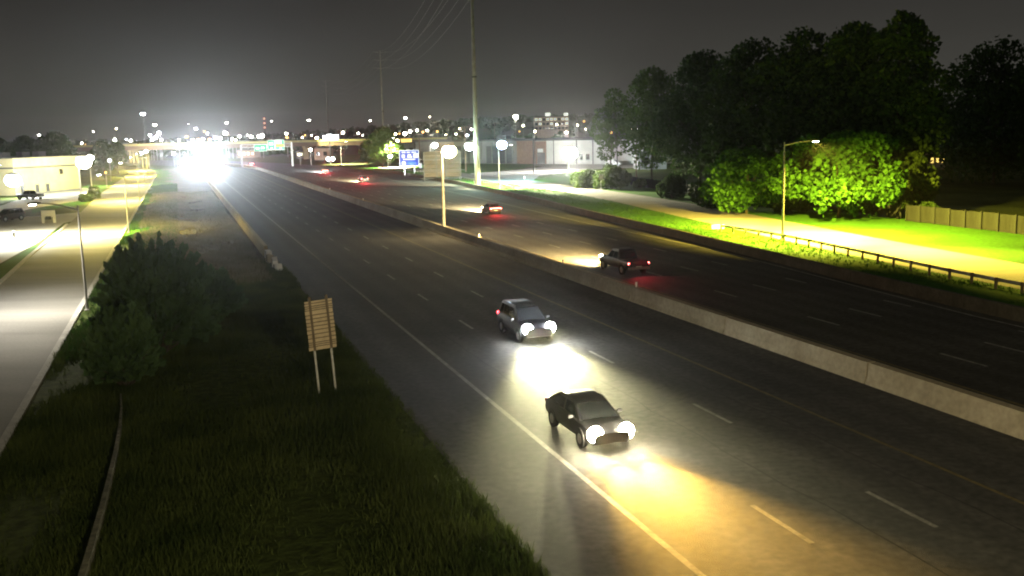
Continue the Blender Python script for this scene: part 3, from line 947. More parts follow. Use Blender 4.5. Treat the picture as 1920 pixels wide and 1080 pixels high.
flood_pole('white lamp on a tall pole above the warehouse roof', G(968, 300), AT(967, 219, G(968, 300).y), 1.0, 'lens_neutral', 30 * KW, NEUT, rad=.16)
flood_pole('glaring white flood lamp at the left end of the cream building', G(46, 372), AT(24, 337, G(46, 372).y), 1.6, 'lens_cool', 60 * KW, (1.0, 1.0, 0.86), rad=.14, aim='all', bare=16 * KW)
flood_pole('glaring white flood lamp at the right end of the cream building', G(152, 362), AT(157, 303, G(152, 362).y), 1.7, 'lens_neutral', 44 * KW, (1.0, 0.94, 0.46), rad=.2, aim='all', bare=16 * KW)
flood_pole('second flood lamp beside the shrub near the cream building', G(172, 350), AT(168, 296, G(172, 350).y), 1.0, 'lens_neutral', 60 * KW, (1.0, 0.97, 0.72), rad=.16, size=165)
flood_pole('small round white lamp on a thin post near the blue sign', G(732, 316), AT(732, 293, G(732, 316).y), 0.62, 'lens_neutral', 8 * KW, NEUT, rad=.09)

# giant steel transmission poles and their wires
pole_tops = []
for lab, base, h, rb in (('giant steel transmission pole rising out of the top of the view', G(895, 352), 52, 0.58),
                         ('tall steel transmission pole behind the dark roadside tree', (AT(719, 250, 450).x, 450, 0), None, 0.62),
                         ('far faint steel transmission pole beyond the tall lit shop sign', (AT(616, 255, 700).x, 700, 0), None, 0.62)):
    base = Vector(base)
    if h is None:
        h = AT(711, 95, 450).z if base.y < 500 else AT(609, 150, 700).z
    r = thing('transmission_pole', lab, 'utility pole', base, 0, 'giant steel transmission poles')
    MB().tube([(0, 0, -.2), (0, 0, h * .35), (0, 0, h * .7), (0, 0, h)], [rb, rb * .82, rb * .62, rb * .42], 14).build('shaft', 'polemetal', r)
    MB().lathe([(rb * 1.7, 0), (rb * 1.7, .35), (rb * 1.3, .4)], (0, 0, 0), 14).build('foundation', 'concrete', r)
    for zz in (0.45,):
        MB().lathe([(rb * .84, h * zz), (rb * .95, h * zz + .05), (rb * .95, h * zz + .25), (rb * .8, h * zz + .3)], (0, 0, 0), 14).build('collar', 'darkmetal', r)
    arms = []
    for zz in (h - 1.0, h - 4.5, h - 8.0):
        for sg in (-1, 1):
            e0, e1 = Vector((0, 0, zz)), Vector((sg * 3.0, sg * .6, zz + .5))
            MB().tube([e0, e1], [rb * .22, rb * .12], 6).build('cross_arm', 'polemetal', r)
            arms.append(base + e1)
    pole_tops.append(arms)
def wire(label, a, b, sag, rad=0.035, group='overhead wires'):
    a, b = Vector(a), Vector(b)
    pts = []
    for i in R(15):
        t = i / 14
        p = a.lerp(b, t)
        p.z -= sag * 4 * t * (1 - t)
        pts.append(p - a)
    o = MB().tube(pts, rad, 5).build('overhead_wire', 'polemetal')
    o.location = a
    return tag(o, label, 'wire', group)
for i in R(6):
    lev = ('top', 'middle', 'lowest')[i // 2] + (' highway-side' if i % 2 == 0 else ' warehouse-side')
    wire(lev + ' overhead wire strung between the giant and the tall transmission pole', pole_tops[0][i], pole_tops[1][i], 6.5, 0.03, 'wires between the two nearer transmission poles')
    wire(lev + ' overhead wire strung between the tall and the far transmission pole', pole_tops[1][i], pole_tops[2][i], 6.5, 0.03, 'wires between the two farther transmission poles')

def utility_pole(label, base, h, arms=((0.4, 1.3),), rad=0.15, mat='wood', rz=0.3):
    r = thing('utility_pole', label, 'utility pole', base, rz, 'wooden utility poles')
    MB().tube([(0, 0, -.1), (0, 0, h)], [rad, rad * .7], 8).build('pole', mat, r)
    out = []
    for dz, hw in arms:
        ca = MB().box((0, rad, h - dz), (hw * 2, .12, .14)).build('cross_arm', mat, r, smooth=False)
        for x_ in (-hw * .9, -hw * .3, hw * .3, hw * .9):
            MB().lathe([(.05, 0), (.07, .1), (.03, .2)], (x_, rad, h - dz + .07), 6).build('insulator', 'darkmetal', ca)
        out.append(h - dz)
    return r
ub = G(1001, 326)
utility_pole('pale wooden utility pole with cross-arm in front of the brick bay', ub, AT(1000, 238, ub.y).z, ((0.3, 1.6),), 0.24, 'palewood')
ub2 = (AT(873, 300, 300).x, 300, 0)
utility_pole('dark wooden utility pole behind the giant steel pole', ub2, AT(872, 237, 300).z, ((0.3, 1.8),), 0.2)
ub3 = (AT(929, 300, 420).x, 420, 0)
utility_pole('far thin utility pole rising above the warehouse roof', ub3, AT(927, 230, 420).z, ((0.4, 2.0),), 0.2)
ub4 = G(1193, 346)
utility_pole('dark wooden utility pole against the loose trees by the board fence', ub4, AT(1190, 236, ub4.y).z, ((0.4, 1.2),), 0.16)
ub5 = G(788, 318)
utility_pole('wooden utility pole just right of the blue service sign', ub5, AT(790, 250, ub5.y).z, ((0.4, 1.3),), 0.2)

# ------------------------------------------------------------------ the town lights
def town_lamp(px, py, depth, w, lens, label, group, name='town_lamp', kind='drum', polerad=0.22):
    w *= random.choice((.6, .75, .9, 1.05))
    if kind == 'drum' and random.random() < (.45 if px > 500 else .15):
        lens = random.choice(('lens_warm', 'lens_amber', 'lens_amber'))
    hue = {'lens_warm': 'warm white', 'lens_amber': 'amber', 'lens_neutral': 'white', 'lens_cool': 'cold bluish white'}[lens]
    label = hue + ' ' + label
    p = AT(px, py, depth)
    zb_ = hz(p.x, p.y)
    r = thing(name, label, 'lamp', (p.x, p.y, zb_ - .2), 0, group)
    h = max(2.5, p.z - zb_)
    wm = w * depth / FPX
    MB().tube([(0, 0, 0), (0, 0, h)], [polerad, polerad * .6], 6).build('pole', 'polemetal', r)
    if kind == 'drum':
        MB().lathe([(wm * .2, wm * .38), (wm * .42, wm * .25), (wm * .5, 0), (wm * .35, -wm * .3), (wm * .1, -wm * .42)], (0, 0, h), 10).build('lamp_head', lens, r)
    elif kind == 'mast':
        hd = MB().lathe([(wm * .5, wm * .2), (wm * .5, -wm * .1), (wm * .2, -wm * .2)], (0, 0, h), 10).build('lamp_ring', lens, r)
        MB().lathe([(wm * .12, -wm * .2), (wm * .10, -wm * .9)], (0, 0, h), 8).build('mast_head', 'polemetal', r)
    return r
L_SM = 'glowing lamp on a pole among the far town lights'
L_MA = 'tall mast lamp standing against the sky beyond the overpass'
L_CL = 'lot lamp in the cluster of lights above the overpass behind the truck'
L_RI = 'glowing lamp among the town lights on the dark wooded hill'
for px, py, d_, w, ln in [(268, 213, 640, 9, 'lens_cool'), (290, 234, 640, 8, 'lens_neutral'), (175, 246, 700, 4, 'lens_neutral'), (218, 241, 800, 2.5, 'lens_warm'),
                          (73, 253, 760, 4, 'lens_neutral'), (103, 248, 800, 2.5, 'lens_neutral'), (425, 230, 760, 4.5, 'lens_neutral'), (579, 225, 760, 4.5, 'lens_neutral'),
                          (509, 227, 900, 2.5, 'lens_neutral'), (694, 226, 1000, 3, 'lens_neutral'), (760, 221, 760, 5, 'lens_neutral'), (353, 232, 900, 2, 'lens_neutral'), (806, 219, 1100, 3, 'lens_warm')]:
    town_lamp(px, py, d_, w, ln, L_MA, 'tall mast lamps beyond the overpass', 'mast_lamp', 'mast', 0.28)
for px, py, d_, w, ln in [(298, 249, 600, 9, 'lens_cool'), (292, 257, 600, 7, 'lens_cool'), (281, 253, 610, 7, 'lens_cool'), (302, 262, 590, 10, 'lens_neutral'), (286, 261, 590, 7, 'lens_cool'),
                          (350, 256, 610, 7, 'lens_cool'), (367, 241, 640, 6, 'lens_cool'), (383, 246, 640, 5, 'lens_cool'), (389, 250, 640, 5, 'lens_cool'), (335, 262, 600, 5, 'lens_cool'),
                          (362, 262, 600, 7, 'lens_cool'), (372, 261, 600, 7, 'lens_cool'), (381, 260, 600, 7, 'lens_cool'), (393, 261, 600, 7, 'lens_neutral'), (404, 258, 600, 8, 'lens_cool'),
                          (413, 259, 600, 6, 'lens_cool'), (422, 249, 620, 8, 'lens_neutral'), (427, 251, 620, 6, 'lens_neutral'), (435, 260, 600, 5, 'lens_neutral'), (449, 255, 600, 9, 'lens_neutral'),
                          (471, 256, 600, 7, 'lens_neutral'), (486, 255, 600, 8, 'lens_neutral'), (492, 254, 600, 8, 'lens_neutral'), (442, 262, 600, 4, 'lens_warm'), (464, 253, 640, 3, 'lens_neutral')]:
    town_lamp(px, py, d_, w * .8, ln, L_CL, 'cluster of lot lamps above the overpass')
for px, py, d_, w, ln in [(237, 261, 620, 4, 'lens_cool'), (245, 263, 620, 5, 'lens_neutral'), (215, 262, 620, 6, 'lens_neutral'), (153, 268, 620, 4, 'lens_neutral'), (160, 270, 620, 4, 'lens_neutral'),
                          (537, 250, 620, 7, 'lens_neutral'), (538, 257, 600, 8, 'lens_warm'), (572, 253, 620, 5, 'lens_warm'), (584, 253, 620, 4, 'lens_warm'), (594, 258, 600, 6, 'lens_warm'),
                          (567, 257, 620, 4, 'lens_warm'), (643, 248, 610, 8, 'lens_cool'), (672, 249, 640, 6, 'lens_neutral'), (704, 247, 680, 3.5, 'lens_neutral'), (710, 248, 680, 4, 'lens_neutral'),
                          (680, 253, 640, 3, 'lens_neutral'), (582, 280, 420, 8, 'lens_neutral'), (562, 289, 420, 5, 'lens_neutral'), (274, 283, 400, 7, 'lens_neutral'), (266, 286, 400, 6, 'lens_cool'),
                          (205, 300, 290, 8, 'lens_cool'), (198, 322, 250, 5, 'lens_cool'), (325, 287, 420, 8, 'lens_cool')]:
    town_lamp(px, py, d_, w * .85, ln, L_SM, 'far town lamps', polerad=.15)
for px, py, d_, w, ln in [(741, 251, 620, 6, 'lens_neutral'), (749, 250, 640, 4, 'lens_neutral'), (759, 250, 620, 7, 'lens_neutral'), (769, 246, 640, 8, 'lens_neutral'), (782, 244, 640, 7, 'lens_neutral'),
                          (793, 247, 640, 6, 'lens_warm'), (801, 244, 660, 5, 'lens_neutral'), (820, 246, 640, 8, 'lens_warm'), (835, 252, 640, 3, 'lens_warm'), (855, 251, 640, 5, 'lens_warm'),
                          (862, 241, 700, 5, 'lens_neutral'), (876, 253, 560, 5, 'lens_cool'), (884, 242, 700, 4, 'lens_neutral'), (981, 235, 760, 3.5, 'lens_neutral'), (974, 246, 700, 3, 'lens_warm'),
                          (1044, 233, 720, 4, 'lens_warm'), (1083, 234, 700, 5, 'lens_warm'), (1095, 227, 760, 4.5, 'lens_neutral'), (1098, 242, 700, 3, 'lens_warm'), (745, 263, 500, 7, 'lens_warm'),
                          (1003, 246, 640, 5, 'lens_warm'), (1062, 248, 640, 5, 'lens_warm'), (1146, 248, 560, 6, 'lens_warm'), (1155, 246, 560, 5, 'lens_warm'), (1186, 242, 560, 5, 'lens_warm'), (1196, 240, 560, 3, 'lens_neutral')]:
    town_lamp(px, py, d_, w * .85, ln, L_RI, 'town lamps on the wooded hill', polerad=.15)
# radio mast with red lights
rm = thing('radio_mast', 'thin radio mast with dim red lights above the overpass', 'mast', (AT(497, 250, 1100).x, 1100, hz(AT(497, 250, 1100).x, 1100)))
zt = AT(497, 222, 1100).z - rm.location.z
MB().tube([(0, 0, 0), (0, 0, zt)], [.4, .25], 6).build('mast', 'darkmetal', rm)
M['red_beacon'] = glow('red_beacon', (1.0, 0.35, 0.25), 3)
for py in (222.5, 231, 239):
    MB().lathe([(.2, 1), (1.0, .4), (1.0, -.4), (.2, -1)], (0, 0, AT(497, py, 1100).z - rm.location.z), 8).build('beacon', 'red_beacon', rm)
# lit cabinet sign on a tall pole
lsn = thing('pylon_sign', 'bright white lit shop sign on a tall thin pole', 'sign', G(620, 305))
y0 = lsn.location.y
zs0, zs1 = AT(620, 262, y0).z, AT(620, 254, y0).z
MB().tube([(0, 0, 0), (0, 0, zs0)], [.28, .22], 8).build('pole', 'polemetal', lsn)
M['sign_glow'] = glow('lit_sign_face', (0.95, 0.97, 1.0), 8)
for x0_, x1_, up in ((-2.9, -.9, 0), (-.9, 1.1, .5), (1.1, 4.2, .2)):
    box_part(lsn, 'sign_cabinet', 'sign_glow', x0_, x1_ - .08, -.3, .3, zs0, zs1 + up)
ps2 = thing('pylon_sign', 'pair of small round lit sign panels low on a post', 'sign', G(620, 308))
for x_ in (-1.0, 1.0):
    MB().lathe([(.1, -.25), (.85, -.2), (.85, .2), (.1, .25)], (x_ * 1.0, 0, 2.3), 12, 'y').build('sign_panel', 'sign_glow', ps2)
MB().box((0, .1, 1.3), (.2, .2, 2.6)).build('post', 'polemetal', ps2, smooth=False)

# ================================================================== SIGNS
# near sign seen from behind
sgn = thing('road_sign', 'tall road sign seen from behind, tan panels on two posts in weeds', 'sign')
pl, pr_ = G(601, 742), G(630, 738)
vec = (pr_ - pl)
ang = math.atan2(vec.y, vec.x)
sgn.location = (pl + pr_) / 2
sgn.rotation_euler = (0.0, -0.055, ang)
dpt = sgn.location.y
hw_ = 0.38
for x_ in (-hw_, hw_):
    MB().box((x_, .09, 2.2), (.09, .07, 4.6)).build('post', 'galv', sgn, smooth=False)
    MB().box((x_, -.045, 3.35), (.10, .05, 2.46)).build('rib', 'signrib', sgn, smooth=False)
zz = 2.12
hts = [.19, .09, .09, .19, .19, .19, .17, .17, .17, .17, .22, .09, .09, .13, .13]
for i, hgt in enumerate(hts):
    MB().box((random.uniform(-.012, .012), 0, zz + hgt / 2), (1.25 + random.uniform(-.01, .01), .035, hgt - .045)).build('panel', 'signback', sgn, smooth=False)
    if i:
        MB().box((0, .0, zz), (1.22, .02, .03)).build('panel_joint', 'signrib', sgn, smooth=False)
    zz += hgt

def board_sign(label, base_px, px0, px1, py0, py1, mat, npost=2, name='guide_sign', border=True):
    b = G(*base_px)
    r = thing(name, label, 'sign', b)
    y_ = b.y
    p0, p1 = AT(px0, py0, y_), AT(px1, py1, y_)
    x0, x1, z1, z0 = p0.x - b.x, p1.x - b.x, p0.z, p1.z
    f = MB().box(((x0 + x1) / 2, 0, (z0 + z1) / 2), (x1 - x0, .08, z1 - z0)).build('panel', mat, r, smooth=False)
    if border:
        t = .12
        for (a, b_, c, d) in ((x0, x1, z0, z0 + t), (x0, x1, z1 - t, z1), (x0, x0 + t, z0 + t, z1 - t), (x1 - t, x1, z0 + t, z1 - t)):
            MB().box(((a + b_) / 2, -.05, (c + d) / 2), (b_ - a, .02, d - c)).build('border', 'white_sheet', f, smooth=False)
    for i in R(npost):
        xx = x0 + (x1 - x0) * (i + .5) / npost
        MB().box((xx, .16, (z1 - .3) / 2), (.22, .18, z1 - .3)).build('post', 'galv', r, smooth=False)
    return r, f, (x0, x1, z0, z1)
bs, f, (x0, x1, z0, z1) = board_sign('blue motorist service sign with white logo squares beside the frontage road', (757, 330), 748, 786, 282, 311, 'blue_sign')
w_, h_ = x1 - x0, z1 - z0
def mark(parent, mat, fx0, fx1, fz0, fz1, name='logo', dy=-.06):
    MB().box((x0 + w_ * (fx0 + fx1) / 2, dy, z0 + h_ * (fz0 + fz1) / 2), (w_ * (fx1 - fx0), .03, h_ * (fz1 - fz0))).build(name, mat, parent, smooth=False)
for a_, b_ in ((.15, .33), (.4, .56), (.64, .88)):
    k_ = 5 if b_ - a_ < .22 else 6
    for i in R(k_):
        mark(f, 'white_sheet', a_ + (b_ - a_) * i / k_, a_ + (b_ - a_) * (i + .72) / k_, .83, .90, 'lettering')
for i in R(9):
    mark(f, 'white_sheet', .2 + .07 * i, .2 + .07 * i + .05, .40, .46, 'lettering')
mark(f, 'white_sheet', .14, .28, .53, .72)
mark(f, 'white_sheet', .44, .60, .62, .74)
mark(f, 'white_sheet', .42, .66, .54, .60)
mark(f, 'white_sheet', .72, .98, .53, .78)
mark(f, 'white_sheet', .14, .30, .10, .28)
MB().lathe([(.05, -.03), (.98, -.02), (1.0, .0)], (0, 0, 0), 20, 'y').build('logo', 'steel_blue', f).location = (x0 + w_ * .62, -.06, z0 + h_ * .2)
f.children[-1].scale = (w_ * .24, 1, h_ * .15)

# timber framed sign structure seen from behind
tb = thing('billboard', 'brown board sign seen from behind, held on a frame of dark posts', 'billboard', G(830, 338))
yb = tb.location.y
X = lambda px: AT(px, 300, yb).x - tb.location.x
Z = lambda py: AT(830, py, yb).z
for i in R(6):
    z0_, z1_ = Z(334) + (Z(286) - Z(334)) * i / 6, Z(334) + (Z(286) - Z(334)) * (i + .94) / 6
    box_part(tb, 'board', 'brownboard', X(793), X(864), 0.0, .1, z0_ + .35, z1_ + .35)
for px in (795, 818, 836, 862):
    box_part(tb, 'post', 'darkmetal', X(px) - .12, X(px) + .12, -.32, -.1, 0, Z(284))
for py in (298, 319, 334):
    box_part(tb, 'rail', 'darkmetal', X(788), X(872), -.1, -.002, Z(py) - .1, Z(py) + .1)
for a_, b_ in ((797, 816), (838, 860)):
    MB().tube([(X(a_), -.2, Z(318)), (X(b_), -.2, Z(299))], .09, 6).build('brace', 'darkmetal', tb)

# overhead green signs on a gantry
gy = 404.0
gp = AT(549, 309, gy)
gan = thing('sign_gantry', 'overhead sign gantry holding green signs above the far northbound lanes', 'sign gantry', (gp.x, gy, 0))
GX = lambda px: AT(px, 280, gy).x - gp.x
GZ = lambda px, py: AT(px, py, gy).z
box_part(gan, 'post', 'galv', -.35, .35, -.3, .3, 0, GZ(549, 266))
box_part(gan, 'post', 'galv', GX(452) - .3, GX(452) + .3, -.3, .3, 0, GZ(452, 272))
for dz in (-.5, .7):
    box_part(gan, 'beam', 'galv', GX(452), 0.3, -.15, .15, GZ(500, 274) + dz, GZ(500, 274) + dz + .25)
for i in R(12):
    xa = GX(452) + (-GX(452)) * i / 12
    xb = GX(452) + (-GX(452)) * (i + 1) / 12
    za, zb2 = GZ(500, 274) - .4, GZ(500, 274) + .8
    MB().tube([(xa, 0, za if i % 2 else zb2), (xb, 0, zb2 if i % 2 else za)], .06, 5).build('brace', 'galv', gan)
def gsign(px0, px1, py0, py1, rows_, exit_only=False):
    a, b = GX(px0), GX(px1)
    c, d = GZ(px0, py1), GZ(px0, py0)
    f = box_part(gan, 'sign_panel', 'green_sign', a, b, -.5, -.35, c, d)
    t = .13
    for (p, q, r_, s_) in ((a, b, c, c + t), (a, b, d - t, d), (a, a + t, c + t, d - t), (b - t, b, c + t, d - t)):
        MB().box(((p + q) / 2, -.52, (r_ + s_) / 2), (q - p, .03, s_ - r_)).build('border', 'white_sheet', f, smooth=False)
    for fa, fb, za, zb3 in rows_:
        n_ = max(2, int((fb - fa) * 9))
        for i in R(n_):
            xa = a + (b - a) * (fa + (fb - fa) * i / n_)
            xb = a + (b - a) * (fa + (fb - fa) * (i + .7) / n_)
            MB().box(((xa + xb) / 2, -.52, c + (d - c) * (za + zb3) / 2), (xb - xa, .03, (d - c) * (zb3 - za))).build('lettering', 'white_sheet', f, smooth=False)
    if exit_only:
        MB().box(((a + b) / 2, -.53, c + (d - c) * .42), ((b - a) * .9, .03, (d - c) * .2)).build('exit_panel', 'yellow_sheet', f, smooth=False)
    return f
gsign(477, 501, 271, 284, [(.15, .45, .3, .6), (.55, .85, .35, .65)])
gsign(503, 516.5, 263, 281, [(.2, .8, .66, .78), (.2, .8, .48, .6), (.4, .7, .12, .25)])
gsign(516.8, 534, 262, 281, [(.1, .8, .8, .9), (.1, .8, .62, .72), (.5, .75, .1, .22)], True)
for px in (490, 510, 525):
    lamp_light('sign_lamp', 'SPOT', (GX(px), -3.0, GZ(px, 285)), 1100, (1, .97, .85), gan, .2, (GX(px), -.4, GZ(px, 272)), 90, .6)
lamp_light('sign_lamp', 'SPOT', (0, -6, .6), 9000, (.85, .9, 1), bs, .2, (x0 / 2 + x1 / 2, 0, (z0 + z1) / 2), 90, .6)
lamp_light('rail_lamp', 'SPOT', (W * .78, -9, 13), 60000, (1, .95, .5), ov, .3, (W * .82, 0, 9), 110, .6)
lamp_light('rail_lamp', 'SPOT', (W * .25, -14, 13), 30000, (1, .85, .6), ov, .3, (W * .25, 0, 9), 130, .6)

def post_sign(label, base_px, top_py, w, h, mat='white_sheet', back=True):
    b = G(*base_px)
    r = thing('road_sign', label, 'sign', b, 0.1)
    zt_ = AT(base_px[0], top_py, b.y).z
    MB().box((0, 0, zt_ / 2), (.08, .08, zt_)).build('post', 'galv', r, smooth=False)
    MB().box((0, -.06, zt_ - h / 2), (w, .03, h)).build('panel', mat, r, smooth=False)
    return r
post_sign('small grey sign on a thin post in front of the round bush', (1127, 356), 327, .85, 1.0, 'galv')
post_sign('short pale marker post on the grass by the frontage bend', (983, 341), 330, .2, .5)
post_sign('small sign on a wooden post on the grass under the frontage lamp', (1346, 432), 421, 1.5, .5, 'white_sheet')
post_sign('small white panel sign near the board sign', (789, 325), 306, .9, 1.5)

# white frame sign and small items on the left lot
ws_ = thing('lot_sign', 'white rectangular lot sign on two short legs', 'sign', G(92, 418), 0.15)
yy_ = ws_.location.y
kx = yy_ / FPX
for x_ in (-10 * kx, 10 * kx):
    MB().box((x_, 0, .8), (.35, .18, 1.6)).build('leg', 'white_sheet', ws_, smooth=False)
MB().box((0, 0, 1.35), (24 * kx, .2, 1.0)).build('panel', 'white_sheet', ws_, smooth=False)
MB().box((0, -.12, .75), (10 * kx, .05, .5)).build('notice', 'darkwall', ws_, smooth=False)
hyd = thing('fire_hydrant', 'small grey hydrant standing on the bright left lot', 'hydrant', G(27, 448))
MB().lathe([(.22, 0), (.22, .08), (.15, .12), (.15, .75), (.2, .8), (.2, .86), (.14, .98), (.04, 1.05)], (0, 0, 0), 12).build('barrel', 'greywall', hyd)
MB().lathe([(.08, -.28), (.09, -.2), (.09, .2), (.08, .28)], (0, 0, .6), 8, 'x').build('outlet', 'greywall', hyd)

# ================================================================== VEHICLES
M['head_warm'] = glow('headlamp_warm', (1.0, 0.88, 0.60), 600)
M['head_warm'].cycles.emission_sampling = 'AUTO'
M['head_white'] = glow('headlamp_white', (0.95, 0.98, 1.0), 600)
M['head_white'].cycles.emission_sampling = 'AUTO'
M['tail_red'] = glow('tail_lamp', (1.0, 0.05, 0.07), 14)
M['tail_hot'] = glow('tail_lamp_core', (1.0, 0.12, 0.11), 22)
M['tail_off'] = surf('unlit_tail_lens', (0.20, 0.01, 0.01), (0.28, 0.02, 0.02), 5, 0.3)
M['head_off'] = surf('unlit_head_lens', (0.5, 0.5, 0.5), (0.6, 0.6, 0.6), 5, 0.2)
M['marker'] = glow('marker_lamp', (1.0, 0.75, 0.35), 40)
M['paint_black'] = paint('black_car_paint', (0.014, 0.014, 0.016))
M['paint_dark'] = paint('charcoal_car_paint', (0.035, 0.035, 0.038))
M['paint_maroon'] = paint('maroon_car_paint', (0.045, 0.012, 0.012))
M['paint_silver'] = paint('silver_car_paint', (0.30, 0.30, 0.31))
M['paint_white'] = paint('white_car_paint', (0.72, 0.72, 0.71))

def ring(x, w, zb, zt, crown=0.03):
    h = zt - zb
    half = [(0.0, zb), (w * .80, zb), (w * .96, zb + h * .18), (w, zb + h * .45), (w * .985, zb + h * .72), (w * .93, zb + h * .93), (w * .80, zt)]
    pts = [(x, y, z) for y, z in half]
    pts.append((x, 0.0, zt + crown))
    pts += [(x, -y, z) for y, z in reversed(half[1:])]
    return pts
SPECS = {
    'sedan': dict(L=4.7, W=1.82, st=[(-2.35, .70, .38, .78), (-2.28, .84, .30, .98), (-1.9, .90, .24, 1.06), (-1.3, .91, .22, 1.04), (0, .91, .20, .98), (1.0, .91, .21, .95), (1.7, .89, .22, .88), (2.15, .84, .26, .78), (2.32, .70, .32, .68)],
                  cab=[(-2.0, .82, 1.04), (1.25, .82, .94)], roof=[(-1.2, .63, 1.43), (0.30, .63, 1.45)], wr=.33, wx=(-1.38, 1.42), hz=.66, tz=.84),
    'suv': dict(L=4.9, W=1.94, st=[(-2.40, .80, .42, .95), (-2.34, .92, .36, 1.12), (-1.8, .96, .30, 1.16), (0, .97, .28, 1.14), (0.9, .97, .28, 1.12), (1.7, .95, .30, 1.06), (2.2, .90, .34, .98), (2.38, .78, .42, .84)],
                cab=[(-2.28, .86, 1.14), (1.15, .86, 1.12)], roof=[(-2.0, .68, 1.80), (0.25, .68, 1.82)], wr=.38, wx=(-1.45, 1.5), hz=.84, tz=1.05),
    'pickup': dict(L=5.8, W=2.0, st=[(-2.9, .90, .55, 1.05), (-2.85, .97, .50, 1.18), (-1.5, .99, .46, 1.18), (0, .99, .44, 1.18), (1.4, .99, .44, 1.20), (2.3, .97, .46, 1.15), (2.75, .93, .48, 1.05), (2.9, .82, .55, .9)],
                   cab=[(-0.95, .88, 1.17), (1.35, .88, 1.19)], roof=[(-0.75, .72, 1.86), (0.55, .72, 1.88)], wr=.42, wx=(-1.75, 1.85), hz=.95, tz=1.0),
    'van': dict(L=5.6, W=2.0, st=[(-2.75, .90, .50, 1.10), (-2.72, .98, .42, 1.28), (0, .99, .38, 1.28), (1.5, .99, .38, 1.25), (2.3, .97, .40, 1.12), (2.7, .90, .46, .95), (2.78, .8, .55, .85)],
                cab=[(-2.70, .94, 1.26), (1.95, .92, 1.18)], roof=[(-2.62, .84, 2.30), (0.95, .82, 2.28)], wr=.38, wx=(-1.8, 1.75), hz=.86, tz=1.1),
}
def car(kind, label, pos, heading, pm, name=None, head=None, tail=None, hpower=0.0, hcolor=(1, 1, 1), group=None, tailpower=0.0, hsize=.17, pitch=-0.05, hspot=110, hot=False, yaw=0.0):
    sp_ = SPECS[kind]
    r = thing(name or {'sedan': 'sedan', 'suv': 'sport_utility_vehicle', 'pickup': 'pickup_truck', 'van': 'van'}[kind], label, {'sedan': 'car', 'suv': 'car', 'pickup': 'pickup truck', 'van': 'van'}[kind], pos, heading, group)
    Lh = sp_['L'] / 2
    body = MB()
    body.smooth = True
    body.loft([ring(*s_) for s_ in sp_['st']])
    body.build('body', pm, r)
    (cx0, cw0, cz0), (cx1, cw1, cz1) = sp_['cab']
    (rx0, rw0, rz0), (rx1, rw1, rz1) = sp_['roof']
    rings = []
    for t in (0, .5, .9, 1.0):
        k = 1.0 if t < .95 else .93
        xa, xb = cx0 + (rx0 - cx0) * t, cx1 + (rx1 - cx1) * t
        if t == 1.0:
            xa, xb = rx0 + .12, rx1 - .12
        wa, wb = (cw0 + (rw0 - cw0) * t) * k, (cw1 + (rw1 - cw1) * t) * k
        za, zb_ = cz0 - .02 + (rz0 - cz0 + .02) * t, cz1 - .02 + (rz1 - cz1 + .02) * t
        if t == 1.0:
            za += .04
            zb_ += .04
        rings.append([(xa, -wa, za), (xb, -wb, zb_), (xb, wb, zb_), (xa, wa, za)])
    cb = MB()
    cb.smooth = True
    cb.loft(rings)
    cabin = cb.build('cabin', pm, r)
    # panes: inset bilinear patches on the four sloping sides, 5 mm proud
    def pane(nm, p00, p10, p11, p01, u0, u1, v0, v1):
        P = [Vector(p) for p in (p00, p10, p11, p01)]
        def bl_(u, v):
            return (P[0] * (1 - u) + P[1] * u) * (1 - v) + (P[3] * (1 - u) + P[2] * u) * v
        nrm = (P[1] - P[0]).cross(P[3] - P[0]).normalized()
        c = (P[0] + P[2]) / 2 - Vector((0, 0, 1.0))
        if nrm.dot(c) < 0:
            nrm = -nrm
        f = [bl_(u, v) + nrm * .008 for u, v in ((u0, v0), (u1, v0), (u1, v1), (u0, v1))]
        b_ = [q - nrm * .02 for q in f]
        MB().loft([b_, f]).build(nm, 'glass', cabin, smooth=False)
    z9 = .9
    def pt(front, side, t):
        if front:
            return (cx1 + (rx1 - cx1) * t, side * (cw1 + (rw1 - cw1) * t), cz1 - .02 + (rz1 - cz1 + .02) * t)
        return (cx0 + (rx0 - cx0) * t, side * (cw0 + (rw0 - cw0) * t), cz0 - .02 + (rz0 - cz0 + .02) * t)
    pane('windshield', pt(1, -1, 0), pt(1, 1, 0), pt(1, 1, .9), pt(1, -1, .9), .06, .94, .06, .95)
    pane('rear_window', pt(0, -1, 0), pt(0, 1, 0), pt(0, 1, .9), pt(0, -1, .9), .08, .92, .12, .9)
    for sd in (-1, 1):
        if kind == 'van':
            us = ((.80, .95),)
        elif kind == 'pickup':
            us = ((.08, .48), (.53, .92))
        else:
            us = ((.07, .24), (.27, .58), (.61, .90)) if kind == 'suv' else ((.12, .50), (.54, .88))
        for u0, u1 in us:
            pane('side_window', pt(0, sd, 0), pt(1, sd, 0), pt(1, sd, .9), pt(0, sd, .9), u0, u1, .08, .92)
    if kind == 'pickup':
        MB().box((-1.95, 0, 1.195), (1.75, 1.62, .03)).build('cargo_bed', 'trim', r, smooth=False)
        MB().box((-2.9, 0, .62), (.16, 1.9, .2)).build('bumper', 'rim', r, smooth=False)
    wy = sp_['W'] / 2 - .10
    wr = sp_['wr']
